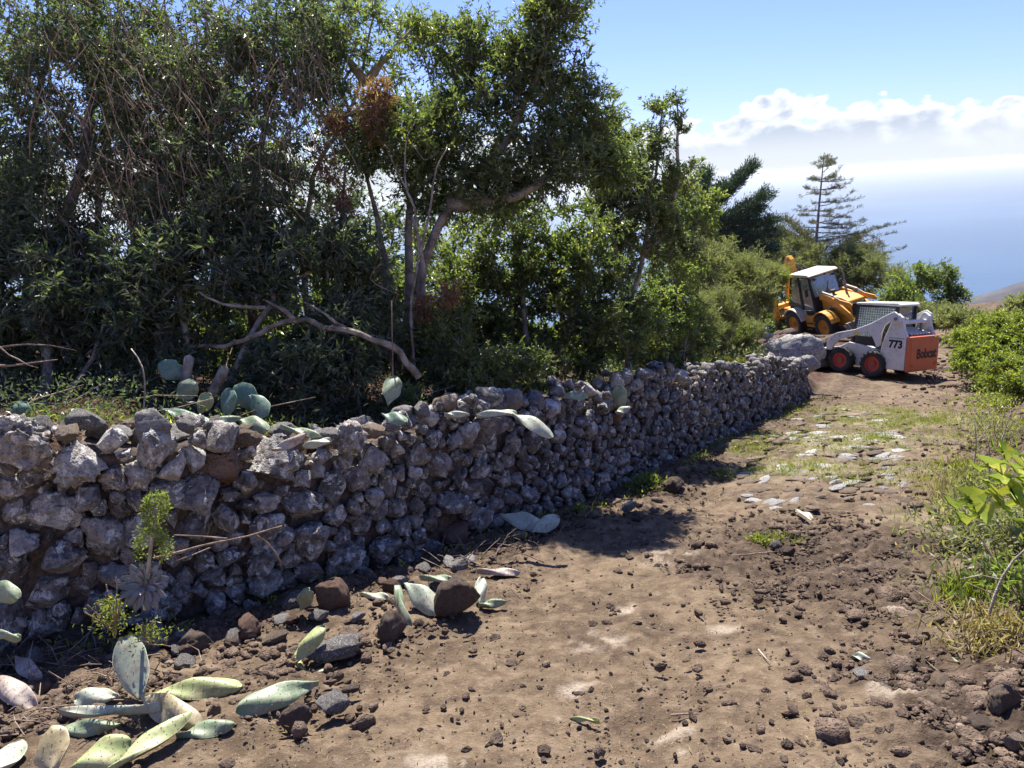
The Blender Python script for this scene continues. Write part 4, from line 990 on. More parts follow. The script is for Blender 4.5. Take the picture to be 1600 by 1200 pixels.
part('operator_seat', [box(-.55, -.10, -.24, .24, .82, .95), prism([(-.58, .9), (-.45, .9), (-.55, 1.45), (-.66, 1.45)], -.22, .22)], m_seat, SK, .03)
part('control_lever', [cyl((.05, .25, .9), (.12, .25, 1.2), .014), cyl((.05, -.25, .9), (.12, -.25, 1.2), .014)], m_black_p, SK, 0)
part('front_crossbar', [cyl((.80, -.70, .62), (.80, .70, .62), .05), box(.82, .92, -.70, .70, .30, .62)], m_black_p, SK, .01)
bk_ = part('bucket', [prism([(.95, .60), (.95, .10), (1.10, .04), (1.72, .02), (1.72, .055), (1.12, .08), (1.0, .16), (1.0, .60)], -.86, .86)], m_steel, SK, .006)
for s in (1, -1): part('bucket_side', [prism([(.95, .60), (.95, .10), (1.10, .04), (1.70, .03), (1.62, .16), (1.06, .60)], .86*s, .885*s)], m_steel, bk_, .004)
part('bucket_lip', [box(1.66, 1.76, -.885, .885, .012, .03), box(.93, 1.02, -.87, .87, .60, .64)], m_cream_p, bk_, .003)
for (x_, s) in ((.47, 1), (-.47, 1), (.47, -1), (-.47, -1)): make_wheel(SK, (x_, .665*s, .35), .355, .235, .205, m_redrim, s, 16)

# ---- yellow backhoe loader
BH = empty('backhoe_loader', MACH[1][0], 'old yellow backhoe loader with cream roof and folded rear boom, parked behind the white loader', 'backhoe loader', rot=MACH[1][1])
part('chassis', [box(-2.0, 2.15, -.40, .40, .55, 1.02), box(-2.2, -1.6, -.75, .75, .62, 1.25), box(.85, 1.30, -.85, .85, .52, .72), box(-1.3, -.86, -.85, .85, .52, .72)], m_yellow_p, BH, .02)
for s in (1, -1):
    tb = part('tool_box', [box(-.38, .34, .46*s-.0 if s > 0 else -.92, .92 if s > 0 else -.46, .50, 1.02)], m_yellow_p, BH, .03)
    part('step', [box(-.25, .18, (.93*s if s > 0 else -1.03), (1.03 if s > 0 else -.93), .40, .44), box(-.25, .18, (.93 if s > 0 else -1.03), (1.03 if s > 0 else -.93), .68, .72)], m_black_p, tb, .004)
    # fenders: rear cream, front yellow
    for (cx_, mt, a0, a1, nm, y_) in ((-1.08, m_cream_p, 15, 150, 'rear_fender', (.66, 1.17)), (1.08, m_yellow_p, 20, 160, 'front_fender', (.72, 1.17))):
        pr_ = [(cx_+.76*math.cos(rad(a)), .62+.74*math.sin(rad(a))) for a in np.linspace(a0, a1, 10)]+[(cx_+.70*math.cos(rad(a)), .62+.68*math.sin(rad(a))) for a in np.linspace(a1, a0, 10)]
        part(nm, [prism(pr_, min(y_[0]*s, y_[1]*s), max(y_[0]*s, y_[1]*s))], mt, BH, .012)
    for x_ in (1.08, -1.08): make_wheel(BH, (x_, .93*s, .62), .625, .42, .36, m_yellow_p, s, 20)
    arm = part('loader_arm', [prism([(.42, 1.72), (.42, 1.98), (.62, 2.04), (1.22, 1.90), (1.9, 1.46), (2.30, 1.22), (2.62, .80), (2.78, .50), (2.62, .46), (2.42, .78), (2.12, 1.02), (1.8, 1.20), (1.15, 1.60), (.6, 1.74)], .50*s, .60*s)], m_yellow_p, BH, .015)
    part('lift_ram', [cyl((.55, .68*s if False else .55*s, 1.20), (1.15, .55*s, 1.42), .06), cyl((1.15, .55*s, 1.42), (1.7, .55*s, 1.38), .035)], m_steel, arm, .003)
    part('tilt_ram', [cyl((.75, .64*s, 2.10), (1.45, .64*s, 1.95), .055), cyl((1.45, .64*s, 1.95), (2.25, .64*s, 1.62), .03)], m_steel, arm, .003)
    part('tilt_lever', [prism([(1.35, 1.70), (1.5, 1.66), (2.5, 1.50), (2.6, 1.62), (2.45, 1.72), (1.5, 1.86)], .615*s, .665*s)], m_yellow_p, arm, .008)
    part('headlamp', [cyl((2.16, .28*s, 1.52), (2.20, .28*s, 1.52), .07)], m_glass, BH, .003)
    part('work_lamp', [box(.10, .20, .52*s-.06, .52*s+.06, 2.60, 2.70)], m_black_p, BH, .01)
    stab = part('stabiliser_leg', [box(-2.62, -2.36, 1.0*s-.12, 1.0*s+.12, .55, 1.72), box(-2.58, -2.40, 1.0*s-.08, 1.0*s+.08, .20, .56)], m_yellow_p, BH, .02)
    part('foot', [box(-2.70, -2.28, 1.0*s-.17, 1.0*s+.17, .13, .19)], m_steel, stab, .01)
    mir = part('mirror', [box(.02, .07, .95*s-.07, .95*s+.07, 1.95, 2.30)], m_black_p, BH, .01)
    part('mirror_arm', [cyl((.10, .72*s, 2.30), (.05, .95*s, 2.22), .012)], m_black_p, mir, 0)
part('kingpost_frame', [box(-2.66, -2.30, -1.1, 1.1, .55, .80), box(-2.66, -2.30, -1.1, 1.1, 1.20, 1.42), box(-2.85, -2.45, -.25, .25, .5, 1.5)], m_yellow_p, BH, .02)
part('bonnet', [prism([(.28, 1.02), (.28, 1.90), (.9, 1.93), (1.7, 1.84), (2.10, 1.70), (2.18, 1.52), (2.18, 1.02)], -.42, .42)], m_yellow_p, BH, .05)
part('radiator_grille', [box(2.185, 2.21, -.36, .36, 1.06, 1.56)], m_black_p, BH, .01)
part('counterweight', [box(2.10, 2.42, -.40, .40, .55, 1.0)], m_yellow_p, BH, .03)
part('exhaust_stack', [cyl((1.25, .22, 1.85), (1.22, .22, 2.40), .055), cyl((1.22, .22, 2.40), (1.20, .22, 2.98), .038)], m_steel, BH, .004)
part('air_intake', [cyl((.95, -.22, 1.90), (.95, -.22, 2.05), .06), cyl((.95, -.22, 2.05), (.95, -.22, 2.14), .13)], m_black_p, BH, .01)
cab = part('cab', [beam((.20, .70*s, 1.15), (.02, .68*s, 2.76), .07, .08) for s in (1, -1)]+[beam((-.72, .74*s, 1.0), (-.72, .70*s, 2.76), .06, .10) for s in (1, -1)]
           + [beam((-1.66, .74*s, 1.45), (-1.28, .70*s, 2.76), .07, .07) for s in (1, -1)]+[beam((.05, .70*s, 2.75), (-1.30, .70*s, 2.78), .06, .07, up=(0, 1, 0)) for s in (1, -1)]
           + [prism([(.22, 1.0), (.20, 1.25), (-.72, 1.18), (-.72, .98)], .70*s-.02, .70*s+.02) for s in (1, -1)]+[prism([(-.72, 1.25), (-.72, 1.45), (-1.68, 1.62), (-1.68, 1.40)], .72*s-.02, .72*s+.02) for s in (1, -1)]
           + [box(-1.70, -1.64, -.72, .72, 1.25, 1.62), box(.16, .24, -.68, .68, 1.0, 1.85)], m_black_p, BH, .01)
part('roof', [prism([(.16, 2.79), (.20, 2.85), (.02, 2.93), (-1.25, 2.95), (-1.42, 2.88), (-1.42, 2.79)], -.80, .80)], m_cream_p, cab, .03)
for s in (1, -1):
    dr = part('door', [beam((.14, .735*s, 1.25), (.0, .715*s, 2.70), .03, .04), beam((-.66, .755*s, 1.25), (-.66, .73*s, 2.70), .03, .04), beam((.14, .735*s, 1.22), (-.66, .755*s, 1.20), .03, .05, up=(0, 1, 0))], m_black_p, cab, .004)
    part('pane', [prism([(.13, 1.24), (.0, 2.70), (-.66, 2.71), (-.66, 1.22)], .715*s-.004, .715*s)], m_glass, dr, 0)
    part('side_window', [prism([(-.78, 1.48), (-.78, 2.71), (-1.26, 2.72), (-1.60, 1.62)], .705*s-.004, .705*s)], m_glass, cab, 0)
part('windscreen', [([(.20, -.66, 1.86), (.20, .66, 1.86), (.06, .64, 2.72), (.06, -.64, 2.72), (.206, -.66, 1.86), (.206, .66, 1.86), (.066, .64, 2.72), (.066, -.64, 2.72)], [(0, 1, 2, 3), (4, 7, 6, 5), (0, 4, 5, 1), (1, 5, 6, 2), (2, 6, 7, 3), (3, 7, 4, 0)])], m_glass, cab, 0)
part('wiper', [beam((.225, 0, 1.90), (.13, .22, 2.42), .02, .012)], m_black_p, cab, 0)
part('operator_seat', [box(-.95, -.45, -.26, .26, 1.30, 1.48), prism([(-1.0, 1.45), (-.85, 1.45), (-.95, 2.15), (-1.08, 2.15)], -.25, .25), box(-.9, -.5, -.2, .2, 1.0, 1.30)], m_seat, BH, .04)
st_ = part('steering_column', [cyl((.05, 0, 1.2), (-.12, 0, 1.78), .035)], m_black_p, BH, .004)
part('steering_wheel', [lathe([(.18+.018*math.cos(a), .018*math.sin(a)) for a in np.linspace(0, 2*math.pi, 7)], (0, 0, 0), 20)], m_black_p, st_, 0); st_.children[0].rotation_euler = (rad(90), 0, 0); st_.children[0].location = (-.13, 0, 1.80)
bm_ = part('boom', [prism([(-2.75, 1.30), (-2.45, 1.28), (-2.18, 2.1), (-2.05, 2.9), (-2.12, 3.45), (-2.30, 3.62), (-2.52, 3.55), (-2.50, 2.8), (-2.62, 2.0)], .02, .24)], m_yellow_p, BH, .02)
part('boom_ram', [cyl((-2.32, .30, 1.7), (-2.10, .30, 2.6), .055), cyl((-2.10, .30, 2.6), (-1.98, .30, 3.2), .03)], m_steel, bm_, .003)
part('boom_pin', [cyl((-2.28, -.02, 3.45), (-2.28, .28, 3.45), .06), cyl((-2.15, -.02, 2.6), (-2.15, .28, 2.6), .05)], m_steel, bm_, .004)
dp = part('dipper', [prism([(-2.42, 3.62), (-2.20, 3.40), (-2.70, 2.4), (-3.00, 1.30), (-3.16, 1.30), (-2.98, 2.5), (-2.66, 3.4)], .04, .22)], m_yellow_p, BH, .015)
part('digging_bucket', [prism([(-3.0, 1.35), (-2.92, 1.0), (-3.05, .62), (-3.40, .55), (-3.55, .80), (-3.48, .84), (-3.36, .68), (-3.12, .72), (-3.06, 1.0), (-3.16, 1.35)], -.20, .46)], m_steel, dp, .008)
part('hydraulic_hose', [cyl((-2.0, .33, 2.2), (-2.05, .34, 3.3), .018), cyl((-2.5, .10, 1.5), (-2.0, .12, 2.2), .018)], m_black_p, bm_, 0)
bk_ = part('front_bucket', [prism([(2.62, .95), (2.60, .30), (2.72, .12), (3.45, .05), (3.45, .09), (2.80, .17), (2.70, .32), (2.70, .95)], -1.12, 1.12)], m_steel, BH, .006)
for s in (1, -1): part('bucket_side', [prism([(2.62, .95), (2.60, .30), (2.72, .12), (3.40, .06), (3.30, .25), (2.78, .95)], 1.12*s, 1.15*s)], m_steel, bk_, .004)

# ------------------------------------------------------------------ fallen limb, dead stems, twigs
def stick(name, label, cat, lines, mat, r=(.03, .008), group=None, sides=7, names='stem'):
    g = np.random.default_rng(abs(hash(label)) % 9999 if False else len(label)*7+len(lines)); L_ = []
    for k, l_ in enumerate(lines):
        q = resamp3(np.array([P(*a) for a in l_[0]] if isinstance(l_[0][0], tuple) else l_), .08); rr_ = l_[1] if isinstance(l_[0][0], tuple) else r; q[1:-1] += .9*rr_[0]*fbm(q[1:-1]*5.5, 3, .6, seed=k+3)[:, None]*np.array([.6, .3, 1.2]); L_.append((q, np.linspace(rr_[0], rr_[1], len(q))*(1+.18*fbm(q*14, 2, seed=4))))
    org = L_[0][0][0]
    if len(L_) == 1:
        V, F = tubes(L_, sides); o = nobj(name, V, F, mat, origin=org, smooth=True); return tag(o, label, cat, group)
    root = empty(name, org, label, cat, group); root['org'] = [float(v) for v in org]
    for k, l_ in enumerate(L_): V, F = tubes([l_], sides); nobj('limb' if k else 'main_stem', V, F, mat, parent=root, smooth=True)
    del root['org']; return root


m_limb = bark_mat('weathered_limb', (.13, .10, .075), (.36, .30, .24))
stick('curved_limb', 'thick pale grey limb arching over the cactus pads and leaning down to the wall', 'branch',
      [([(655, 590, 6.3), (630, 560, 6.25), (600, 535, 6.2), (560, 515, 6.2), (510, 505, 6.2), (460, 500, 6.25), (420, 512, 6.3)], (.030, .019)),
       ([(460, 500, 6.25), (430, 480, 6.3), (415, 470, 6.3)], (.024, .008)), ([(420, 512, 6.3), (380, 535, 6.3), (330, 545, 6.4), (265, 545, 6.4)], (.028, .010)),
       ([(540, 512, 6.2), (500, 490, 6.2), (470, 470, 6.3)], (.014, .005))], m_limb)
stick('bare_branch', 'bent bare branch curling left of the curved grey limb', 'branch',
      [([(415, 480, 6.2), (370, 482, 6.2), (340, 475, 6.2), (310, 455, 6.25)], (.017, .008)), ([(265, 470, 6.3), (225, 477, 6.3), (180, 458, 6.4)], (.010, .004))], m_limb)
stick('old_cactus_stem', 'upright cut woody cactus stem between the pads behind the wall', 'cactus stem', [([(285, 640, 5.9), (290, 600, 5.9), (296, 558, 5.9)], (.045, .036))], m_bark)
stick('old_cactus_stem', 'leaning cut cactus stem with a pale torn end right of the upright one', 'cactus stem', [([(320, 640, 5.9), (335, 610, 5.9), (352, 575, 5.9)], (.045, .038))], m_bark)
stick('bare_sapling', 'thin pale forked sapling standing in front of the close trunks', 'sapling',
      [([(648, 575, 6.8), (640, 480, 6.8), (655, 400, 6.8), (650, 330, 6.8), (632, 290, 6.8), (632, 215, 6.8), (650, 190, 6.8)], (.015, .005)), ([(650, 330, 6.8), (620, 265, 6.8), (605, 235, 6.8)], (.010, .004)),
       ([(655, 400, 6.8), (672, 330, 6.8), (680, 260, 6.8), (700, 230, 6.8)], (.014, .005)), ([(612, 580, 6.9), (597, 500, 6.9), (596, 440, 6.9), (590, 370, 6.9)], (.014, .007))], m_bark)
stick('dry_flower_stalk', 'thin straight dry stalk rising from the cactus pad beside the big tree', 'stalk', [([(614, 602, 5.7), (613, 540, 5.7), (612, 470, 5.7)], (.006, .004))], m_straw if False else m_twig)
stick('dry_flower_stalk', 'thin crooked yellowish stalk standing behind the highest near wall stones', 'stalk', [([(222, 660, 5.2), (229, 600, 5.2), (222, 565, 5.2), (205, 545, 5.25)], (.007, .004))], m_pale)
stick('bare_branch', 'dead reddish branches lying at the left edge above the wall', 'branch',
      [([(-20, 575, 5.6), (40, 570, 5.6), (90, 562, 5.7)], (.012, .004)), ([(-20, 530, 5.7), (20, 560, 5.6), (60, 575, 5.6)], (.010, .003)), ([(-10, 545, 5.8), (50, 535, 5.8), (120, 548, 5.9)], (.009, .003))], m_twig)
stick('bare_branch', 'dry forked branch lying across the wall face beside the rosette plant', 'branch',
      [([(240, 872, 4.05), (300, 858, 4.0), (355, 842, 4.0), (400, 836, 4.05), (440, 822, 4.15)], (.007, .004)), ([(355, 842, 4.0), (320, 835, 3.98), (272, 836, 3.95)], (.006, .003)), ([(400, 836, 4.05), (430, 850, 4.15), (440, 880, 4.2)], (.006, .003)), ([(330, 855, 4.0), (300, 872, 3.95), (276, 876, 3.9)], (.004, .002))], m_twig)
stick('bare_branch', 'pale leafless fallen branch leaning in the grey heath near the far wall', 'branch', [([(1035, 600, 12), (1060, 560, 12), (1100, 505, 12.6), (1128, 480, 13)], (.022, .008)), ([(1060, 560, 12), (1075, 520, 12.2), (1080, 500, 12.4)], (.012, .004))], m_pale)

g = np.random.default_rng(55); L_ = []
for (cx, cy_, n_, d_, sx, sy) in [(190, 250, 130, 6.7, 70, 90), (240, 330, 110, 6.6, 55, 80), (430, 180, 100, 6.8, 45, 60), (440, 90, 60, 6.9, 60, 60), (110, 120, 90, 6.7, 80, 80), (60, 40, 50, 6.8, 60, 40), (300, 60, 70, 6.9, 90, 50), (560, 400, 25, 6.9, 60, 60), (340, 60, 30, 7.1, 80, 40)]:
    for _ in range(n_):
        x_, y_ = cx+g.normal()*sx, cy_+g.normal()*sy; ln = g.uniform(40, 130); an = g.normal(1.35, .45); cx2, cy2 = x_+math.cos(an)*ln*.5+g.normal()*14, y_+math.sin(an)*ln*.5
        dd = d_+g.uniform(-.25, .5); q = np.array([P(x_, y_, dd), P(cx2, cy2, dd-.05), P(x_+math.cos(an)*ln, y_+math.sin(an)*ln, dd+g.uniform(-.1, .1))]); L_.append((resamp3(q, .1), .0040*g.uniform(.6, 1.4)))
o = nobj('dead_vines', *tubes(L_, 3), m_twig, smooth=True); tag(o, 'tangle of bare brown vines hanging in the left part of the canopy', 'vines', kind='stuff')

L_ = []                                                    # brushwood on the terrace between the trunks
for _ in range(420):
    s_ = g.uniform(S0-.3, WLEN-1); (p_,), (n_,) = frame_at(s_); dd = g.uniform(.55, 3.2); x_, y_ = p_[0]-n_[0]*dd, p_[1]-n_[1]*dd; z0 = hz(x_, y_)
    a_ = g.uniform(0, 6.28); ln = g.uniform(.15, .8); e_ = np.array([math.cos(a_)*ln, math.sin(a_)*ln, g.uniform(0, .35)*ln]); p0 = np.array([x_, y_, z0+.01])
    L_.append((np.array([p0, p0+e_*.5+[0, 0, .03], p0+e_]), np.array([.006, .005, .003])*g.uniform(.5, 1.6)))
tag(nobj('brushwood', *tubes(L_, 4), m_twig, smooth=True), 'dry twigs littering the terrace soil behind the wall', 'twigs', kind='stuff')


# ------------------------------------------------------------------ undergrowth, litter, grass (nobody could count them)
def scatter_leaves(name, label, cat, XYs, n_each, L, Wd, mat, hgt=(.0, .3), up=.6, spread=.10, seed=0, shape='lance', light=.5):
    g = np.random.default_rng(seed); Z = H(XYs[:, 0], XYs[:, 1]); n_ = len(XYs); B = np.repeat(np.c_[XYs, Z], n_each, 0); N_ = len(B)
    C = B+np.c_[g.normal(0, spread, (N_, 2)), g.uniform(hgt[0], hgt[1], N_)]; D = rnd_unit(N_, g)*.8+[0, 0, up]
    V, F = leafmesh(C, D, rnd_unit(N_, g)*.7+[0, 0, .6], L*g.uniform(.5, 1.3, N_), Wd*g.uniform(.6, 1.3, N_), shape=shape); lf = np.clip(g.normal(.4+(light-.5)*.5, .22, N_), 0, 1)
    return tag(nobj(name, V, F, mat, attr={'lf': ('FACE', 'FLOAT', np.repeat(lf, 2))}), label, cat, kind='stuff')


def terrace_xy(n, s0, s1, d0, d1, seed):
    g = np.random.default_rng(seed); s_ = g.uniform(s0, s1, n); d_ = g.uniform(d0, d1, n); pp, nn = frame_at(s_); return pp-nn*d_[:, None]
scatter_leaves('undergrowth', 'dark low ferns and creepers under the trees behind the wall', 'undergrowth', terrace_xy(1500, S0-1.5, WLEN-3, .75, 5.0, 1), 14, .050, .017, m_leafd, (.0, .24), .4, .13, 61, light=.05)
scatter_leaves('undergrowth', 'green low weeds along the back edge of the wall top', 'undergrowth', terrace_xy(260, S0, WLEN-4, .5, 1.2, 2), 22, .05, .016, m_leaf, (.0, .12), .7, .06, 62, light=.6)
scatter_leaves('yellow_grass', 'yellow-green grass on the terrace by the far end of the wall', 'grass', terrace_xy(190, WLEN-6.2, WLEN-.6, .15, 1.5, 3), 26, .13, .008, m_grass, (.0, .04), 1.3, .05, 63, light=.8)
scatter_leaves('undergrowth', 'low grey-green weeds on the terrace beyond the wall end', 'undergrowth', np.c_[np.random.default_rng(4).uniform(3.2, 8.5, 420), np.random.default_rng(5).uniform(14.5, 26, 420)][lambda a: None] if False else np.array([q for q in np.c_[np.random.default_rng(4).uniform(2.0, 9, 900), np.random.default_rng(5).uniform(14.5, 34, 900)] if q[0] < 6.2+.33*(q[1]-16)-.9]), 26, .12, .03, m_heath, (.0, .35), .9, .22, 64)
scatter_leaves('leaf_litter', 'dry brown leaf litter on the terrace soil behind the wall', 'leaf litter', terrace_xy(1300, S0-1, WLEN-3, .15, 3.0, 6), 7, .05, .022, m_litter, (.005, .03), .0, .14, 65, shape='oval')
g = np.random.default_rng(66); s_ = g.uniform(S0-.5, WLEN, 2600); pp, nn = frame_at(s_); foot_xy = pp+nn*np.abs(g.normal(.15, .22, 2600))[:, None]
scatter_leaves('leaf_litter', 'dry leaf scraps gathered along the foot of the wall', 'leaf litter', foot_xy, 2, .035, .012, m_litter, (.0, .015), .05, .05, 67, light=.7)
# grass on the track where the old cobbles show
gx = []
for px, py, R_, n_ in [(1250, 735, .8, 90), (1160, 700, .6, 60), (1330, 690, 1.3, 170), (1400, 655, 1.4, 200), (1430, 740, .7, 60), (1440, 660, 1.0, 100), (1300, 640, 1.0, 60), (1205, 845, .1, 10), (1010, 760, .25, 20)]:
    c = PXY(px, py); gx.append(c+g.normal(0, R_*.5, (n_, 2)))
scatter_leaves('track_grass', 'short yellow-green grass growing on the old cobbles of the track', 'grass', np.vstack(gx), 16, .055, .006, m_grass, (.0, .01), 1.0, .05, 68, light=.5)
wx = [terrace_xy(0, 0, 1, 0, 1, 1)]
s_ = g.uniform(S0, WLEN, 60); pp, nn = frame_at(s_)
scatter_leaves('wall_foot_weeds', 'small green weeds sprouting at the foot of the wall', 'weeds', (pp+nn*g.uniform(.05, .4, 60)[:, None]), 14, .05, .016, m_bright, (.0, .05), .9, .05, 69)
# straw and twig bits on the track
th_ = g.uniform(-40, 38, 1500); r_ = 2.4*(7)**g.random(1500); sxy = np.c_[r_*np.sin(np.radians(th_)), r_*np.cos(np.radians(th_))]; S_, D_, _b = wall_coords(sxy[:, 0], sxy[:, 1]); sxy = sxy[D_ > .25]
scatter_leaves('straw_scraps', 'pale straw and chopped leaf scraps strewn over the track', 'straw', sxy, 1, .035, .005, m_straw, (.004, .012), .0, .03, 70)

# clods and small stones: polar scatter so that sizes stay honest
def clods(name, label, XYs, R_, mat, sub, seed):
    g = np.random.default_rng(seed); bV, F = ICO[sub]; shapes = [bV*np.array([1, .85, .65])*(1+.38*fbm(bV*1.6+k, 2, .6, seed=k))[:, None] for k in range(10)]
    n_ = len(XYs); Z = H(XYs[:, 0], XYs[:, 1]); a_ = g.uniform(0, 6.28, n_); ca, sa = np.cos(a_), np.sin(a_); sh = np.array(shapes)[g.integers(10, size=n_)]*R_[:, None, None]*(1+.4*g.normal(size=(n_, 1, 3))).clip(.6, 1.6)
    X = sh[:, :, 0]*ca[:, None]-sh[:, :, 1]*sa[:, None]+XYs[:, :1]; Y = sh[:, :, 0]*sa[:, None]+sh[:, :, 1]*ca[:, None]+XYs[:, 1:]; Zz = sh[:, :, 2]+(Z+R_*.25)[:, None]
    V = np.stack([X, Y, Zz], -1).reshape(-1, 3); FF = (F[None]+np.arange(n_)[:, None, None]*len(bV)).reshape(-1, 3)
    return tag(nobj(name, V, FF, mat, smooth=sub > 1), label, 'soil clods', kind='stuff')
g = np.random.default_rng(71)
m_clod = rock_mat('soil_clod', (.055, .037, .028), (.165, .118, .082), (.34, .28, .22), .02)
def dens_pts(n, g, base=.16):
    th = g.uniform(-45, 45, n); r = 1.9*(9.5)**g.random(n); q = np.c_[r*np.sin(np.radians(th)), r*np.cos(np.radians(th))]
    s_, d_, _ = wall_coords(q[:, 0], q[:, 1]); wgt = np.where(d_ > .12, base, 0.)
    for px, py, R_ in ROCKY: c = PXY(px, py); wgt = np.maximum(wgt, (d_ > .1)*1.0*np.exp(-((np.hypot(q[:, 0]-c[0], q[:, 1]-c[1])/(R_*.75))**2)))
    wgt = np.maximum(wgt, .75*np.exp(-((d_-.25)/.30)**2)*(d_ > .08)); e = q[:, 0]-np.interp(q[:, 1], RE[:, 1], RE[:, 0]); wgt = np.maximum(wgt, .6*np.exp(-((e-.3)/.7)**2))
    cl = vnoise(np.c_[q*2.2, np.zeros(n)], 5)*.5+.5; wgt = wgt*(.35+1.1*cl)
    k = g.random(n) < wgt; return q[k], np.hypot(q[k, 0], q[k, 1])
q, r = dens_pts(105000, g, .085); R1 = np.clip((g.pareto(2.0, len(q))+1)*.0045*(.55+r*.13), .0035, .026)
clods('soil_clods', 'small dark brown soil crumbs and gravel over the track', q, R1, m_clod, 1, 72)
q, r = dens_pts(13000, g, .010); R2 = np.clip((g.pareto(2.8, len(q))+1)*.014*(.6+r*.06), .012, .040)
clods('earth_lumps', 'fist-sized broken lumps of dark soil and lava on the track', q, R2, m_clod, 2, 73)
# spoil heaps of dark earth along the right bank and beside the machines
q = []
for px, py, sx, n_ in [(1500, 590, .7, 160), (1560, 600, .8, 160), (1590, 620, .6, 120), (1480, 575, .6, 100), (1590, 1100, .35, 120), (1540, 1150, .3, 90), (1560, 1000, .3, 90), (1500, 960, .25, 70), (1490, 870, .3, 70), (1530, 1060, .3, 110), (1470, 780, .3, 50), (1520, 700, .4, 60), (1230, 650, .5, 60), (1160, 690, .4, 60), (1040, 745, .35, 90), (950, 800, .3, 60)]:
    c = PXY(px, py); q.append(c+g.normal(0, sx, (n_, 2)))
q = np.vstack(q); s_, d_, _ = wall_coords(q[:, 0], q[:, 1]); q = q[d_ > .12]; r = np.hypot(q[:, 0], q[:, 1])
clods('spoil_lumps', 'lumps of dark dug earth thrown along the edges of the track', q, np.clip((g.pareto(2.6, len(q))+1)*.016*(.5+r*.06), .011, .060), m_clod, 2, 74)


q = []
for px, py, sx, n_ in [(60, 1040, .18, 110), (130, 1090, .22, 120), (330, 1030, .28, 150), (250, 1050, .25, 120), (440, 1030, .22, 110), (600, 960, .25, 110), (30, 1120, .15, 70), (180, 1010, .3, 120), (560, 1000, .2, 80), (400, 1090, .25, 70)]:
    c = PXY(px, py); q.append(c+g.normal(0, sx, (n_, 2)))
q = np.vstack(q); s_, d_, _ = wall_coords(q[:, 0], q[:, 1]); q = q[d_ > .05]; r = np.hypot(q[:, 0], q[:, 1])
clods('spoil_lumps', 'crumbled soil and stone chips along the foot of the near wall', q, np.clip((g.pareto(2.2, len(q))+1)*.010, .008, .042), m_clod, 2, 75)
L_ = []
for px, py, sx, n_ in [(70, 1050, .16, 46), (110, 1110, .18, 40), (20, 1000, .15, 20), (250, 1040, .2, 24), (780, 850, .25, 50), (720, 880, .2, 30)]:
    c = PXY(px, py)
    for _ in range(n_):
        xy = c+g.normal(0, sx, 2); a_ = g.uniform(0, 6.28); ln = g.uniform(.05, .26); z0 = hz(*xy)+g.uniform(.005, .05); e_ = np.array([math.cos(a_)*ln, math.sin(a_)*ln, g.uniform(-.02, .10)]); p0 = np.array([xy[0], xy[1], z0]); L_.append((np.array([p0, p0+e_*.5+[g.normal()*.01, 0, .012], p0+e_]), np.array([.0028, .0022, .0012])*g.uniform(.6, 1.6)))
tag(nobj('twig_litter', *tubes(L_, 4), m_twig, smooth=True), 'dry twigs and rootlets strewn round the pads and the wall foot', 'twigs', kind='stuff')

q = np.vstack([np.c_[g.normal(10.0, 1.0, 260), g.normal(27.5, 1.3, 260)], np.c_[g.normal(17.8, .9, 160), g.normal(24, 1.5, 160)]]); r = np.hypot(q[:, 0], q[:, 1])
clods('spoil_lumps', 'dark lava rubble banked up behind the machines', q, np.clip((g.pareto(2.2, len(q))+1)*.07, .05, .26), m_clod, 2, 76)

# ------------------------------------------------------------------ old cobbles: flat pale stones set in the track
g = np.random.default_rng(81); spots = []
for px, py, wpx in [(1245, 748, 46), (1225, 735, 40), (1285, 728, 42), (1300, 712, 38), (1262, 712, 36), (1230, 700, 34), (1210, 718, 34), (1185, 765, 44), (1195, 748, 30), (1325, 700, 34), (1340, 688, 30), (1325, 768, 30), (1385, 768, 40), (1350, 740, 30), (1305, 752, 26), (1275, 765, 28), (1240, 775, 36), (1210, 785, 36), (1175, 725, 26), (1160, 745, 28), (1270, 690, 26), (1345, 665, 22), (1335, 652, 20), (1370, 700, 26), (1400, 715, 28), (1415, 690, 22), (1290, 668, 22), (1320, 640, 18), (1150, 770, 30), (1420, 755, 30), (1365, 790, 34)]+[(1165+g.uniform(0, 260), 645+g.uniform(0, 150), g.uniform(18, 40)) for _ in range(240)]:
    if True:
        pass
    if all(math.hypot(*(PXY(px, py)-c)) > .15 for c in spots): spots.append(PXY(px, py))
    else: continue
    c = PXY(px, py); X, F = ROCK_LO[int(g.integers(6))]; d_ = depth_of([c[0], c[1], hz(*c)]); R_ = wpx/2*d_/FPX*1.12
    o = bpy.data.objects.new('paving_stone', rock_mesh(int(g.integers(6)), m_white if g.random() < .45 else m_tan, True)); link(o, ground)
    o.location = (c[0], c[1], hz(*c)-.006); o.scale = (R_, R_*g.uniform(.5, .8), g.uniform(.03, .042)); o.rotation_euler = (rad(-9), 0, g.uniform(-.5, .9))

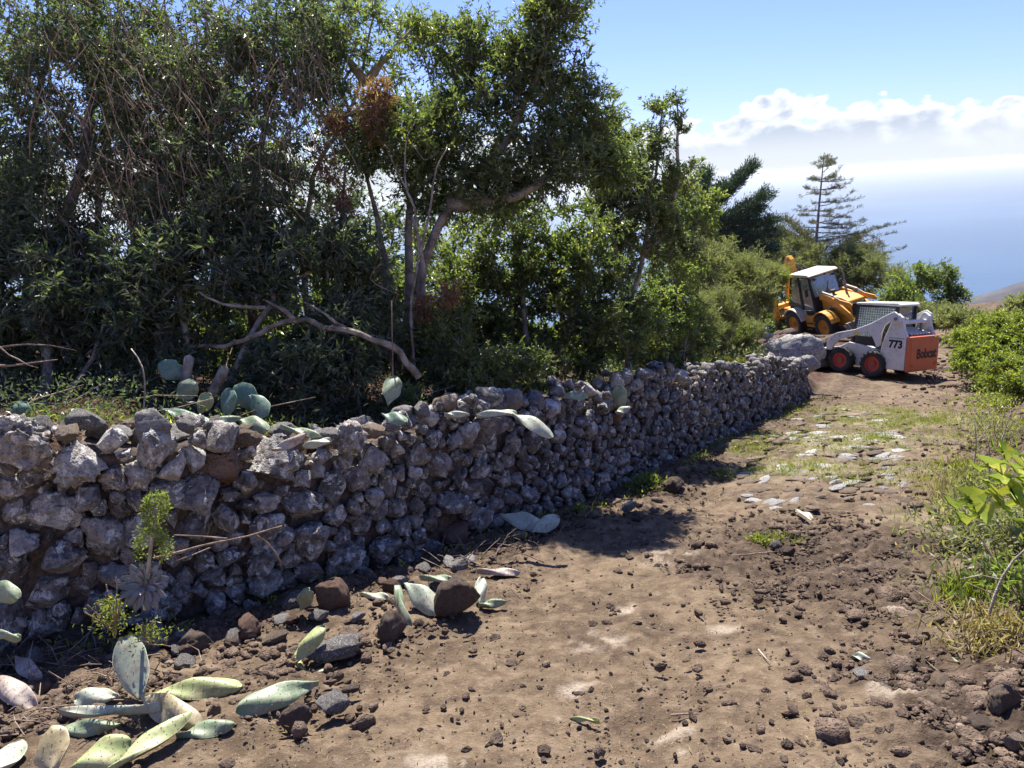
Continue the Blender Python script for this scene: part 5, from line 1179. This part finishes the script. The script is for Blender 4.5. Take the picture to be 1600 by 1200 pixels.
# ------------------------------------------------------------------ loose rocks, each its own
def rock(px, py, wpx, label, mat=None, k=0, hr=.8, rot=0, d=None, cat='rock', name='loose_rock', sink=.25, asp=.85, group=None, tilt=0):
    """px,py: centre of the rock in the photograph, wpx its width there"""
    if d is None:
        p_ = G(px, py+wpx*hr*.32); d = depth_of(p_)
        R_ = wpx/2*d/FPX*1.05; z_ = hz(p_[0], p_[1])+R_*hr*(1-sink)*.8
        loc = (p_[0], p_[1]+R_*.3, z_)
    else: loc = tuple(P(px, py, d)); R_ = wpx/2*d/FPX*1.05
    o = bpy.data.objects.new(name, rock_mesh(k % 9, mat or m_rock)); o.location = loc; o.scale = (R_, R_*asp, R_*hr*1.15); o.rotation_euler = (tilt, 0, rot); link(o)
    return tag(o, label, cat, group)
rock(717, 938, 74, 'large dark pointed rock standing among the pads at the wall foot', m_rocks, 0, 1.15, .4)
rock(612, 985, 56, 'dark rounded rock left of the large pointed one', m_rocks, 1, .95, 1.2)
rock(521, 1020, 88, 'pale grey lichen-spotted rock propping up the bent cactus pad', m_rockl, 2, .62, .2)
rock(522, 1106, 62, 'dark angular rock lying alone on the dirt at lower left', m_rock, 3, .75, 2.2)
rock(463, 1122, 46, 'small dark lumpy rock touching the long grey pad', m_rocks, 4, .95, .8)
rock(526, 934, 62, 'reddish brown block leaning on the wall foot', m_red, 5, .95, .3)
rock(388, 980, 50, 'upright brown earthy block at the wall foot', m_red, 6, .95, 1.4)
rock(457, 942, 46, 'grey half-round stone left of the reddish block', m_rock, 7, .8, 2.0)
rock(222, 1010, 66, 'rounded grey stone half buried behind the standing pad', m_rock, 8, .75, .5)
rock(300, 1008, 60, 'flat brown-grey stone at the wall foot below the rosette plant', m_rocks, 1, .6, 2.7)
rock(428, 1000, 42, 'small pale flat stone with a red torn side beside the bent pad', m_tan, 2, .5, .6)
rock(1345, 1056, 30, 'small whitish stone alone on the right side of the track', m_white, 3, .6, .3)
rock(1213, 852, 22, 'bluish dark pebble in the rubble patch', m_rock, 6, .7, .3)
rock(1232, 862, 30, 'flat brown pebble in the rubble patch', m_rocks, 5, .45, 1.3)
rock(985, 792, 30, 'dark stone fallen at the wall foot before the shaded bend', m_rock, 0, .7, .9)
rock(1241, 549, 88, 'huge pale grey boulder at the far end of the wall', m_rockl, 4, .72, .25, d=17.6, cat='boulder', name='boulder', asp=.8)
rock(1176, 522, 34, 'long grey terrace stone left of the huge boulder', m_rockl, 2, .5, .2, d=20.5)
rock(1198, 526, 26, 'rounded grey terrace stone next to the huge boulder', m_rockl, 3, .6, 1.0, d=20)
rock(1158, 518, 22, 'leftmost small terrace stone beyond the wall', m_rockl, 5, .55, 2.0, d=21)
rock(1210, 533, 24, 'small brown stone tucked before the huge boulder', m_rocks, 6, .6, .4, d=19)
rock(1262, 570, 40, 'grey stone capping the very end of the wall', m_rockl, 1, .7, .4, d=16.5)
rock(812, 838, 26, 'small pinkish pale stone under the pair of pads', m_tan, 8, .8, .4)
rock(1462, 970, 44, 'flat tan stone at the foot of the right bank', m_tan, 2, .5, .4)
rock(1482, 1068, 34, 'pale angular stone at lower right', m_tan, 4, .55, 1.0)
rock(1416, 1048, 26, 'small brown stone left of the pale angular one', m_rocks, 7, .7, 2.0)
rock(1574, 1100, 62, 'largest tan rock at the lower right edge', m_tan, 1, .75, .4)
rock(1538, 1138, 46, 'brown rock below the largest tan one', m_rocks, 3, .7, 1.4)
rock(1592, 1165, 50, 'tan rock in the lower right corner', m_tan, 6, .7, 2.4)
rock(1437, 1076, 22, 'small round pebble on the dirt at lower right', m_rocks, 8, .8, .2)
rock(1475, 965, 26, 'tan stone behind the flat one on the right bank foot', m_tan, 5, .7, 1.9)
rock(1370, 918, 26, 'tan stone at the top of the right bank foot', m_tan, 0, .6, .9) if False else None
rock(560, 965, 26, 'small grey stone between the wall foot and the dark rounded rock', m_rockl, 0, .7, 1.1)
rock(548, 1078, 30, 'small soil-caked stone behind the dark angular rock', m_rocks, 2, .6, .1)
rock(245, 985, 34, 'stone wedged beneath the rosette plant', m_rock, 5, .7, .1)
rock(655, 975, 20, 'small clod-like stone beside the dark rounded rock', m_rocks, 6, .7, .1)
rock(1055, 760, 44, 'dark stone half buried in the spoil where the wall bends', m_rocks, 1, .55, 1.1)

g = np.random.default_rng(101)
ordw = 'first second third fourth fifth sixth seventh eighth ninth tenth eleventh twelfth thirteenth'.split(); seen_ = {}
for px in np.sort(g.uniform(10, 760, 30)):
    yb = np.interp(px, [0, 100, 400, 560, 700, 800], [1030, 1015, 985, 915, 875, 830]); R_ = g.uniform(20, 48)*(1-.35*px/800)
    mt, word = [(m_rock, 'dark grey'), (m_rocks, 'soil-caked'), (m_rockl, 'pale grey'), (m_red, 'reddish')][int(g.integers(4))]; seen_[word] = seen_.get(word, -1)+1
    rock(px, yb+abs(g.normal(0, 16)), R_, ordw[seen_[word]]+' %s spilled stone from the left along the near wall foot' % word, mt, int(g.integers(9)), g.uniform(.6, .9), g.uniform(0, 6), group='stones spilled along the foot of the near wall')
# ------------------------------------------------------------------ prickly pear pads
def pad_mat(name, c1, c2, c3):
    m, t = M(name); g = t.n('ShaderNodeTexCoord').outputs['Object']; n1 = t.noise(g, 7, 5, .6); n2 = t.noise(g, 34, 4, .65)
    c = t.mix(t.step(n1, .35, .65), c1, c2); c = t.mix(t.math('MULTIPLY', t.step(n2, .50, .62), .7), c, c3); n3 = t.noise(g, 75, 3, .7); c = t.mix(t.math('MULTIPLY', t.step(n3, .62, .68), .8), c, (.16, .10, .06)); c = t.mix(t.math('MULTIPLY', t.step(t.noise(g, 4, 5, .7), .5, .7), .55), c, (.27, .20, .14))
    p = t.n('ShaderNodeBsdfPrincipled'); t.l(c, p.inputs['Base Color']); p.inputs['Roughness'].default_value = .5; p.inputs['Subsurface Weight'].default_value = 0
    t.l(bump(t, n2, .25, .006), p.inputs['Normal']); fin(t, p.outputs[0]); return m
PM = {'green': pad_mat('pad_blue_green', (.17, .22, .125), (.26, .32, .185), (.36, .38, .24)), 'yellow': pad_mat('pad_yellow_green', (.30, .35, .13), (.46, .48, .22), (.30, .24, .12)),
      'grey': pad_mat('pad_grey_green', (.24, .27, .20), (.36, .38, .28), (.26, .22, .16)), 'brown': pad_mat('pad_brown', (.30, .24, .12), (.44, .38, .21), (.20, .12, .07)),
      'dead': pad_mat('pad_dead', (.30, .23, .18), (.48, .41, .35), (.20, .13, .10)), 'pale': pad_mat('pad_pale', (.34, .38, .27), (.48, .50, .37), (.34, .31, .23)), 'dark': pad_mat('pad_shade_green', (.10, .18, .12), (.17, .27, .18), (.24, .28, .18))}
m_areole = flat_mat('areole', (.34, .31, .20), .9, 10, .3)


def pad(label, base, tip, wpx, mat='green', face=(0, -.6, .8), bend=.0, thick=.022, group=None, name='cactus_pad', shape=.62, are=True):
    """base/tip: (px,py) on the ground, (px,py,'l',lift) above it or (px,py,depth)"""
    def pos(q):
        if len(q) == 2: v = G(*q); v[2] += .015; return v
        if len(q) == 4: return G(q[0], q[1], q[3])
        return P(*q)
    a, b = pos(base), pos(tip); D = b-a; Ln = np.linalg.norm(D); D /= Ln; N = np.array(face, float); N -= D*(N@D); N /= np.linalg.norm(N); A = np.cross(N, D)
    dm = depth_of((a+b)/2); vw = (a+b)/2-CAM; vw /= np.linalg.norm(vw); Wd = wpx*dm/FPX
    na, nr_ = 20, 5; V, F = [], []
    def pt(u, v, sd):
        # u along 0..1, v across -1..1
        w_ = (math.sin(math.pi*min(max(u, 0), 1)**1.22)**.46)*(.5+.5*sm(u, -.25, .5)) if 0 < u < 1 else 0.0
        w_ = max(w_, .16*(1-u)); th = thick*(1-abs(v)**2.6)*min(1, (1-u)*7)**.5*(.75+.25*math.sin(math.pi*u))
        c = a+D*Ln*u+N*(bend*Ln*(math.sin(math.pi*u)))+A*(v*Wd/2*w_*(1+.05*math.sin(u*13+len(label))))+N*(sd*th+.009*math.sin(v*2.6+u*7+len(label))+Ln*.02*v*v)
        return c
    g = np.random.default_rng(len(label)); us = (1-np.cos(np.linspace(0, math.pi, na)))/2; vs = np.sin(np.linspace(-math.pi/2, math.pi/2, 2*nr_+1))
    for sd in (1, -1):
        for u in us:
            for v in vs: V.append(pt(u, v, sd))
    nv = len(vs); o2 = na*nv
    for i in range(na-1):
        for j in range(nv-1):
            q = i*nv+j; F.append((q, q+nv, q+nv+1, q+1)); F.append((o2+q, o2+q+1, o2+q+nv+1, o2+q+nv))
    for i in range(na-1):
        q = i*nv; F.append((q, o2+q, o2+q+nv, q+nv)); q = i*nv+nv-1; F.append((q, q+nv, o2+q+nv, o2+q))
    for j in range(nv-1): F.append((j, j+1, o2+j+1, o2+j)); q = (na-1)*nv+j; F.append((q, o2+q, o2+q+1, q+1))
    V = np.array(V); org = V.mean(0); o = nobj(name, V, np.array(F), PM[mat], origin=org, smooth=True); tag(o, label, 'cactus pad', group)
    if are:
        C_ = []; k = 0
        for u in np.arange(.12, .95, .085*.42/max(Ln, .15)+.03):
            k += 1
            for v in np.arange(-.8+(k % 2)*.2, .85, .4)+g.uniform(-.03, .03):
                for sd in (1, -1): C_.append(pt(u, v, sd)+N*sd*.001-org)
        bv, bf = ICO[1]; C_ = np.array(C_); VV = (C_[:, None]+bv[None]*.0022).reshape(-1, 3); FF = (bf[None]+np.arange(len(C_))[:, None, None]*len(bv)).reshape(-1, 3)
        tag(nobj('areoles', VV, FF, m_areole, parent=o), kind='stuff')
    return o


UPF = (0, -.35, .93)
pad('tall olive-grey pad standing upright against stones above the pile of pads', (222, 1092, 3.55), (194, 996, 3.72), 58, 'grey', (0, -.9, .4))
pad('long mottled yellow-green pad lying behind the pile at lower left', (236, 1086, 'l', .04), (380, 1072, 'l', .03), 34, 'yellow', (0, -.55, .8), .04)
pad('long smooth grey-green pad with a torn wound beside the small lumpy rock', (497, 1068, 'l', .05), (368, 1112, 'l', .03), 40, 'green', (0, -.7, .7), .03, shape=1.5 if False else .62)
pad('thin pale pad seen edge-on lying across the pile', (250, 1104, 'l', .09), (92, 1113, 'l', .05), 13, 'pale', (0, .1, 1), -.02)
pad('yellow-brown pad drooping over the pile centre', (224, 1088, 'l', .08), (316, 1134, 'l', .02), 42, 'brown', (.1, -.75, .6), .08)
pad('long bright yellow pad with spiny edge pointing up from the bottom edge', (170, 1206, 'l', .03), (299, 1114, 'l', .09), 34, 'yellow', (-.25, -.6, .75))
pad('blue-green pad lying half under the yellow-brown one', (276, 1152, 'l', .01), (367, 1131, 'l', .02), 30, 'green', UPF)
pad('round yellowish pad standing at the bottom edge on the left', (85, 1212, 2.62), (80, 1136, 2.72), 58, 'brown', (.05, -.95, .3))
pad('broad green spiny pad at the bottom edge behind the bright yellow one', (112, 1204, 'l', .02), (206, 1158, 'l', .06), 52, 'yellow', (0, -.6, .8))
pad('mossy green pad lying under the thin pale pad', (186, 1132, 'l', .04), (96, 1142, 'l', .03), 26, 'green', (0, -.8, .6))
pad('pale broad pad lying behind the thin edge-on pad', (186, 1088, 'l', .04), (116, 1092, 'l', .05), 34, 'pale', (0, -.5, .8))
pad('pale bluish pad in the bottom left corner', (-20, 1215, 'l', .04), (30, 1160, 'l', .05), 50, 'pale', (.1, -.7, .6))
pad('green pad caught on the wall stones at the left edge', (-18, 912, 3.75), (30, 935, 3.7), 32, 'green', (.1, -.8, .5))
pad('green pad seen edge-on poking in at the left edge', (-20, 990, 3.6), (33, 997, 3.6), 11, 'green', (0, .1, 1))
pad('curled dead pad arching at the left edge above the pile', (-12, 1062, 'l', .08), (60, 1106, 'l', .0), 34, 'dead', (0, -.5, .8), .14)
pad('small curled dead pad between the left edge and the standing pad', (28, 1028, 'l', .08), (64, 1062, 'l', .02), 24, 'dead', (0, -.6, .7), .12)
pad('dry brown pad at the wall foot on the far left', (-10, 950, 'l', .2), (44, 978, 'l', .12), 20, 'dead', (0, -.6, .7), .06)
pad('yellow pad bent upright against the pale lichen-spotted rock', (462, 1036, 'l', .03), (509, 978, 'l', .20), 28, 'yellow', (-.3, -.8, .4), .06)
pad('yellow-green curled pad lying below the pale lichen-spotted rock', (462, 1020, 'l', .04), (511, 1048, 'l', .0), 24, 'yellow', (0, .75, .6), -.22)
pad('small pale green pad at the wall foot left of the narrow standing pad', (563, 930, 'l', .01), (608, 934, 'l', .03), 15, 'pale', UPF)
pad('narrow curved pad standing on edge left of the large pointed rock', (622, 915, 'l', .16), (642, 977, 'l', .0), 20, 'green', (-.6, -.7, .2), .08)
pad('pale grey pad leaning on the large pointed rock', (634, 912, 'l', .15), (688, 958, 'l', .02), 36, 'pale', (.1, -.8, .5))
pad('small dark green pad behind the large pointed rock', (656, 903, 'l', .08), (708, 906, 'l', .09), 15, 'green', UPF)
pad('pale upright pad tucked right of the large pointed rock', (750, 948, 'l', .0), (752, 902, 'l', .12), 20, 'pale', (.3, -.9, .3))
pad('small green pad on the dirt right of the large pointed rock', (748, 947, 'l', .01), (792, 940, 'l', .02), 14, 'green', UPF)
pad('broad grey-green pad at the wall foot, left of the touching pair', (782, 805, 'l', .14), (850, 824, 'l', .05), 30, 'pale', (0, -.6, .75))
pad('shorter grey-green pad at the wall foot, right of the touching pair', (832, 832, 'l', .03), (872, 808, 'l', .10), 26, 'pale', (.1, -.7, .65))
pad('long pale rotting pad lying on the dirt behind the large pointed rock', (745, 893, 'l', .04), (812, 896, 'l', .01), 16, 'dead', UPF)
pad('blue-green pad wedged behind the reddish block', (470, 950, 'l', .05), (484, 920, 'l', .22), 24, 'green', (.2, -.9, .3))
pad('green pad lying on the wall top over the middle of the near wall', (438, 668, 5.1), (502, 682, 5.0), 14, 'green', (0, -.3, .9))
pad('pinkish brown curling pad on the wall top', (425, 704, 4.75), (480, 676, 4.75), 18, 'dead', (0, -.6, .7), -.08)
pad('pale pad behind the pinkish curling one on the wall top', (474, 698, 4.95), (518, 688, 4.95), 17, 'pale', (0, -.5, .8))
pad('long pale green pad bent over the wall top, left of two', (745, 650, 5.9), (808, 646, 5.85), 15, 'pale', (0, -.4, .9), .05)
pad('long pale green pad hanging down the wall face', (800, 648, 5.85), (864, 684, 5.75), 24, 'pale', (.1, -.6, .8), .07)
pad('small white-bellied pad on the wall top left of the long pale ones', (694, 648, 5.8), (734, 648, 5.8), 10, 'pale', UPF)
pad('standing green pad among the rubble on the far wall top', (972, 640, 7.9), (966, 602, 7.9), 24, 'green', (-.2, -.9, .3))
pad('pale green pad lying left of the standing one on the far wall top', (878, 622, 7.0), (918, 618, 7.1), 18, 'green', (0, -.6, .8), .05)
pad('small pale pad tip at the foot of the standing pad on the wall top', (962, 645, 7.7), (985, 636, 7.7), 14, 'pale', UPF)
pad('blue-green pad standing beside the thin straight stalk', (607, 632, 5.5), (617, 588, 5.6), 30, 'green', (.1, -.9, .3))
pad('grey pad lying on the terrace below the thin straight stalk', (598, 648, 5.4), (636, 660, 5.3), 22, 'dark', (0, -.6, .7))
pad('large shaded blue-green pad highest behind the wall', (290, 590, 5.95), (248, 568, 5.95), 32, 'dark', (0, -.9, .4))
pad('green pad standing between the highest pad and the wall top', (275, 622, 5.75), (308, 598, 5.75), 32, 'green', (0, -.95, .3))
pad('yellowing pad right of the standing green pad behind the wall', (312, 646, 5.6), (328, 614, 5.6), 26, 'yellow', (0, -.95, .3))
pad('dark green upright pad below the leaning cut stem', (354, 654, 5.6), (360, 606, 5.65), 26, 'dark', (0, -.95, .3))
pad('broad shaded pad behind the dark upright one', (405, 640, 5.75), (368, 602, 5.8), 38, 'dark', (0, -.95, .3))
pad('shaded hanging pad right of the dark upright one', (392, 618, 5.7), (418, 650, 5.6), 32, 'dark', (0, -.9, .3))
pad('pale green pad lying at the wall top below the shaded hanging pad', (372, 656, 5.35), (420, 672, 5.25), 26, 'green', (0, -.6, .7), .05)
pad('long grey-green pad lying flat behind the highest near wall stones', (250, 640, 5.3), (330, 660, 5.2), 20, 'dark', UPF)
pad('long flat green pad lying in front of the dark upright pad', (290, 664, 5.15), (378, 654, 5.3), 14, 'green', UPF)
pad('pale yellow pad leaning on the wall top at the left edge', (-14, 688, 4.35), (44, 654, 4.35), 30, 'brown', (0, -.8, .5))
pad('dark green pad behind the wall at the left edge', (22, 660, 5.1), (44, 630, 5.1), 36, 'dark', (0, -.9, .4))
pad('small yellow-green pad scrap lying on the track at the bottom centre', (890, 1126, 'l', .005), (937, 1128, 'l', .01), 9, 'yellow', (0, -.2, 1), .08, thick=.008, are=False)
pad('torn whitish pad scrap beside the small whitish stone', (1330, 1026, 'l', .01), (1362, 1030, 'l', .01), 13, 'pale', (0, -.4, .9), .12, thick=.006, are=False)
pad('pale dry pad scrap on the rubble patch', (1243, 798, 'l', .03), (1270, 812, 'l', .02), 12, 'pale', (0, -.5, .8), .05, thick=.01, are=False)
pad('tiny green leaf scrap near the foot of the right bank', (1478, 1030, 'l', .03), (1500, 1036, 'l', .03), 10, 'green', (0, -.5, .8), 0, thick=.004, are=False)

# ------------------------------------------------------------------ rosette plant on the wall, weeds, thistle and right bank
c = P(228, 915, 3.62); m_ros = pad_mat('rosette_leaf', (.16, .17, .15), (.27, .26, .24), (.33, .27, .27)); root = empty('rosette_succulent', c, 'grey-green rosette plant with a yellowish flower spike growing from the near wall', 'plant')
g = np.random.default_rng(95)
stem = np.array([P(226, 952, 3.70), P(228, 920, 3.62), P(236, 850, 3.58), P(244, 795, 3.55)])
nobj('stem', *tubes([(resamp3(stem, .04)-c, .009)], 6), m_pale, parent=root, smooth=True)
for k in range(34):
    a = k*2.39996; t_ = (k/34)**.5; el_ = rad(70-75*t_); D = np.array([math.cos(a)*math.cos(el_), -.35+math.sin(a)*.35*math.cos(el_), math.sin(el_)*.55+math.sin(a)*.8*math.cos(el_)]); D /= np.linalg.norm(D); N = np.array([0, -.8, .6])-D*.3; N -= D*(N@D); N /= np.linalg.norm(N); A = np.cross(N, D); Ln = .055+.085*t_; V, F = [], []
    for i, u in enumerate(np.linspace(0, 1, 8)):
        w_ = .034*math.sin(math.pi*(.08+.88*u)**1.5)+.004
        for v in (-1, -.5, 0, .5, 1): V.append(D*Ln*u+A*v*w_*.5*(.6+.6*t_)+N*(.010*v*v-.03*u*u*t_+.004*(1-abs(v))))
    for i in range(7):
        for j in range(4): q = i*5+j; F.append((q, q+1, q+6, q+5))
    V = np.array(V); nf = len(F); V2 = V-N*.004; V = np.vstack([V, V2]); F = F+[(a_+40, d_+40, c_+40, b_+40) for (a_, b_, c_, d_) in F]
    for i in range(7): F += [(i*5, i*5+5, i*5+45, i*5+40), (i*5+4, i*5+44, i*5+49, i*5+9)]
    nobj('leaf', (V+D*.012)*.85, np.array(F), m_ros, parent=root, smooth=True)
n_ = 1700; h_ = g.random(n_)**.8; cc_ = (P(240, 840, 3.58)[None]+(P(247, 790, 3.55)-P(240, 880, 3.6))[None]*(h_[:, None]-.35)*1.15); q = rnd_unit(n_, g); rad_ = (.022+.075*np.sin(np.pi*np.clip(h_, 0, 1)**.7))[:, None]
cl = np.floor(h_*8)*1.3+np.floor(g.random(n_)*4)*1.57; cdirs = np.stack([np.cos(cl*2.1), np.sin(cl*2.1)*.8, g.normal(0, .2, n_)], 1); C_ = cc_+cdirs*rad_*.85+q*.016-c
V, F = leafmesh(C_, q+[0, -.2, .4], rnd_unit(n_, g), .016*g.uniform(.6, 1.4, n_), .007*g.uniform(.7, 1.3, n_)); tag(nobj('flower_spike', V, F, m_leafo, parent=root, attr={'lf': ('FACE', 'FLOAT', np.repeat(np.clip(g.normal(.55, .2, n_), 0, 1), 2))}), kind='stuff')


def tuft(name, label, cat, px, py, d, n_, hgt, spread, L, Wd, mat, seed, up=.8, light=.5, group=None, rx=None):
    g = np.random.default_rng(seed); c = P(px, py, d) if d else G(px, py); V_, D_ = [], []
    C_ = np.c_[g.normal(0, spread, (n_, 2)), g.uniform(0, hgt, n_)]; C_[:, :2] *= (1-.5*C_[:, 2:]/max(hgt, .01)); D_ = rnd_unit(n_, g)*.7+[0, 0, up]
    V, F = leafmesh(C_, D_, rnd_unit(n_, g), L*g.uniform(.5, 1.3, n_), Wd*g.uniform(.7, 1.3, n_)); o = empty(name, c, label, cat, group)
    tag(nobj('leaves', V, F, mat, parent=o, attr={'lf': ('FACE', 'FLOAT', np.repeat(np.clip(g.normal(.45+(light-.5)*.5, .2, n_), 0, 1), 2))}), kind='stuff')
    st = [(np.array([[0, 0, -.02], [x_*.6, y_*.6, hgt*.5], [x_*1.3, y_*1.3, hgt*1.1]]), .0035) for x_, y_ in g.normal(0, spread*.8, (9, 2))]
    tag(nobj('stems', *tubes(st, 4), m_twig, parent=o), kind='stuff'); return o
tuft('creeping_weed', 'thin-leaved green weed trailing below the rosette plant', 'weed', 180, 985, 3.5, 420, .16, .05, .022, .007, m_bright, 1, .1)
tuft('creeping_weed', 'sparse weed on the wall foot right of the trailing one', 'weed', 235, 1000, 3.6, 220, .07, .06, .022, .007, m_bright, 2, .2)
tuft('ground_weed', 'leafy green weed where the wall shade meets the track', 'weed', 1012, 762, None, 260, .10, .12, .07, .025, m_leafo, 3, .5)
tuft('ground_weed', 'low green weed before the wall bend', 'weed', 1128, 745, None, 160, .06, .07, .05, .02, m_leafo, 4, .5)
tuft('ground_weed', 'small bright weed in the middle of the rubble patch', 'weed', 1185, 850, None, 150, .05, .05, .04, .016, m_bright, 5, .5)
tuft('ground_weed', 'bright weed at the foot of the far wall', 'weed', 1228, 640, None, 160, .12, .12, .08, .025, m_bright, 6, .6)
tuft('ground_weed', 'small bright weed on the wall face near the pads', 'weed', 905, 800, None, 120, .06, .05, .04, .014, m_bright, 7, .5)
# right bank growth
for k, (nm, lab, px, py, n_, h_, sp_, L_, W_, mt, up_, li) in enumerate([
    ('dry_fern', 'brown drying fern clump on the right bank under the lobed leaves', 1520, 850, 1500, .30, .22, .07, .016, m_heath, .5, .9),
    ('grass_clump', 'bright green-yellow grass clump low on the right bank', 1512, 950, 420, .06, .09, .15, .006, m_grass, 1.4, .5),
    ('dry_fern', 'yellow-brown fern clump at the right edge below the lobed leaves', 1590, 880, 1300, .30, .18, .07, .018, m_heath, .4, .8),
    ('grass_clump', 'pale dry grass clump along the right bank rim', 1495, 780, 500, .08, .2, .12, .006, m_straw, 1.3, .5),
    ('low_bush', 'pale dry low bush on the right bank behind the lobed leaves', 1560, 700, 1300, .32, .32, .06, .014, m_heath, .7, .9),
    ('low_bush', 'dark leafy low bush in the shade at the right edge', 1605, 950, 800, .22, .20, .05, .020, m_leafo, .5, .3),
    ('grass_clump', 'thin green-yellow grass clump beside the dry low bush', 1505, 740, 350, .06, .2, .10, .006, m_grass, 1.3, .6),
    ('low_bush', 'small yellow-green bush on the right bank rim halfway to the white loader', 1560, 645, 900, .28, .35, .07, .024, m_bright, .6, .6),
    ('dry_fern', 'straw-coloured fern tangle at the lower part of the right bank', 1555, 1010, 900, .12, .16, .08, .010, m_straw, .3, .5),
    ('low_bush', 'dusty low bush on the rim left of the lobed leaves', 1530, 790, 1100, .26, .16, .055, .016, m_heath, .9, .9)]):
    tuft(nm, lab, 'fern' if 'fern' in nm else ('grass' if 'grass' in nm else 'bush'), px, py, None, n_, h_, sp_, L_, W_, mt, 200+k, up_, li)
stick('bare_branch', 'bare grey dead stems standing on the right bank', 'branch', [([(1520, 735, 5.9), (1528, 690, 5.9), (1522, 655, 5.9)], (.007, .003)), ([(1528, 690, 5.9), (1545, 668, 5.9), (1556, 650, 5.9)], (.005, .002)), ([(1560, 700, 5.8), (1572, 672, 5.8), (1580, 640, 5.8)], (.006, .002)), ([(1545, 740, 5.8), (1552, 700, 5.8), (1540, 680, 5.8)], (.005, .002))], m_pale)
stick('bare_branch', 'dry arching stem at the right edge of the bank', 'branch', [([(1545, 960, 3.5), (1560, 905, 3.5), (1590, 860, 3.5), (1630, 840, 3.5)], (.007, .004)), ([(1560, 905, 3.5), (1545, 880, 3.5), (1500, 905, 3.5)], (.004, .002))], m_pale)
stick('twig', 'thin dark twig lying on the rubble patch', 'twig', [([tuple(G(1150, 868, .02))] and [(1150, 868, depth_of(G(1150, 868, .025))), (1215, 862, depth_of(G(1215, 862, .03)))], (.006, .004))], m_twig)
stick('twig', 'thin pale straw standing in the dirt beside the rubble patch', 'twig', [([(1222, 948, depth_of(G(1222, 948, .0))), (1218, 918, depth_of(G(1222, 948, .0)))], (.003, .002))], m_pale)
stick('twig', 'short pale twig on the dirt right of the track centre', 'twig', [([(1185, 1015, depth_of(G(1185, 1015, .012))), (1204, 1036, depth_of(G(1204, 1036, .012)))], (.005, .003))], m_pale)
stick('twig', 'dark short twig at the bottom centre', 'twig', [([(1048, 1117, depth_of(G(1048, 1117, .01))), (1092, 1115, depth_of(G(1092, 1115, .012)))], (.004, .003))], m_twig)


def lobed_leaf(parent, a, b, wpx, N, mat, lobes=6, sag=.1):
    a, b = np.asarray(a), np.asarray(b); D = b-a; Ln = np.linalg.norm(D); D /= Ln; N = np.array(N, float); N -= D*(N@D); N /= np.linalg.norm(N); A = np.cross(N, D); Wd = wpx*depth_of((a+b)/2)/FPX/2
    pr = [(0, .02)]
    for i in range(lobes):
        u0 = (i+.35)/(lobes+.3); env = math.sin(math.pi*(.18+.80*u0)**1.1)
        pr += [(u0, .14*env+.03), (u0+.05, .62*env), (u0+.115, 1.0*env), (u0+.10, .55*env), (u0+.085, .22*env)]
    pr.append((1.0, 0)); V, F = [], []
    def at_(u, v): return a+D*Ln*u+A*v*Wd+N*(-sag*Ln*u*u*1.2+.18*abs(v)*Wd+.012*math.sin(u*21))
    for i, (u, v) in enumerate(pr): V += [at_(min(u-.03*(v > .5), 1), 0), at_(u, v), at_(u, -v)]
    V = np.array(V); n_ = len(pr); V += N*(.05*Wd*fbm(V*30, 3, seed=3)+.22*Wd*fbm(V*9, 2, seed=8))[:, None]
    for i in range(n_-1): q = i*3; F += [(q, q+1, q+4, q+3), (q, q+3, q+5, q+2)]
    V = np.vstack([V, V-N*.0025]); m_ = n_*3; F = F+[tuple(x+m_ for x in f[::-1]) for f in F]; lf = np.clip(np.random.default_rng(len(pr)+int(wpx)).normal(.55, .25, len(F)), 0, 1)
    o = nobj('leaf', V, np.array(F), mat, parent=parent, attr={'lf': ('FACE', 'FLOAT', lf)}, smooth=True); return o
m_lobe = leaf_mat('lobed_leaf', [(0, (.20, .28, .03)), (.5, (.34, .40, .05)), (1, (.52, .47, .06))], trans=.5, rough=.4)
c = P(1640, 860, 3.4); c[2] = hz(c[0], c[1]); root = empty('lobed_plant', c, 'sunlit yellow-green plant with big lobed leaves reaching in at the right edge', 'plant'); root['org'] = [float(v) for v in c]
st_ = P(1640, 740, 3.35)
nobj('stem', *tubes([(np.array([c-[0, 0, .05], (c+st_)/2+[.02, 0, 0], st_]), .02)], 6), m_pale, parent=root, smooth=True)
for (x0, y0, x1, y1, w_, N_) in [(1650, 738, 1530, 712, 66, (0, -.5, .9)), (1650, 752, 1490, 775, 62, (0, -.6, .8)), (1655, 765, 1508, 796, 54, (0, -.5, .9)), (1650, 730, 1560, 690, 50, (0, -.7, .6)), (1660, 770, 1590, 835, 50, (-.2, -.8, .5)), (1645, 725, 1620, 640, 50, (-.2, -.9, .3)), (1650, 740, 1545, 742, 50, (0, -.2, 1))]:
    lobed_leaf(root, P(x0, y0, 3.4), P(x1, y1, 3.15+g.uniform(-.1, .1)), w_, N_, m_lobe)
lobed_leaf(root, P(1640, 835, 3.2), P(1580, 822, 3.1), 34, (0, -.6, .8), m_bright, 3)
del root['org']
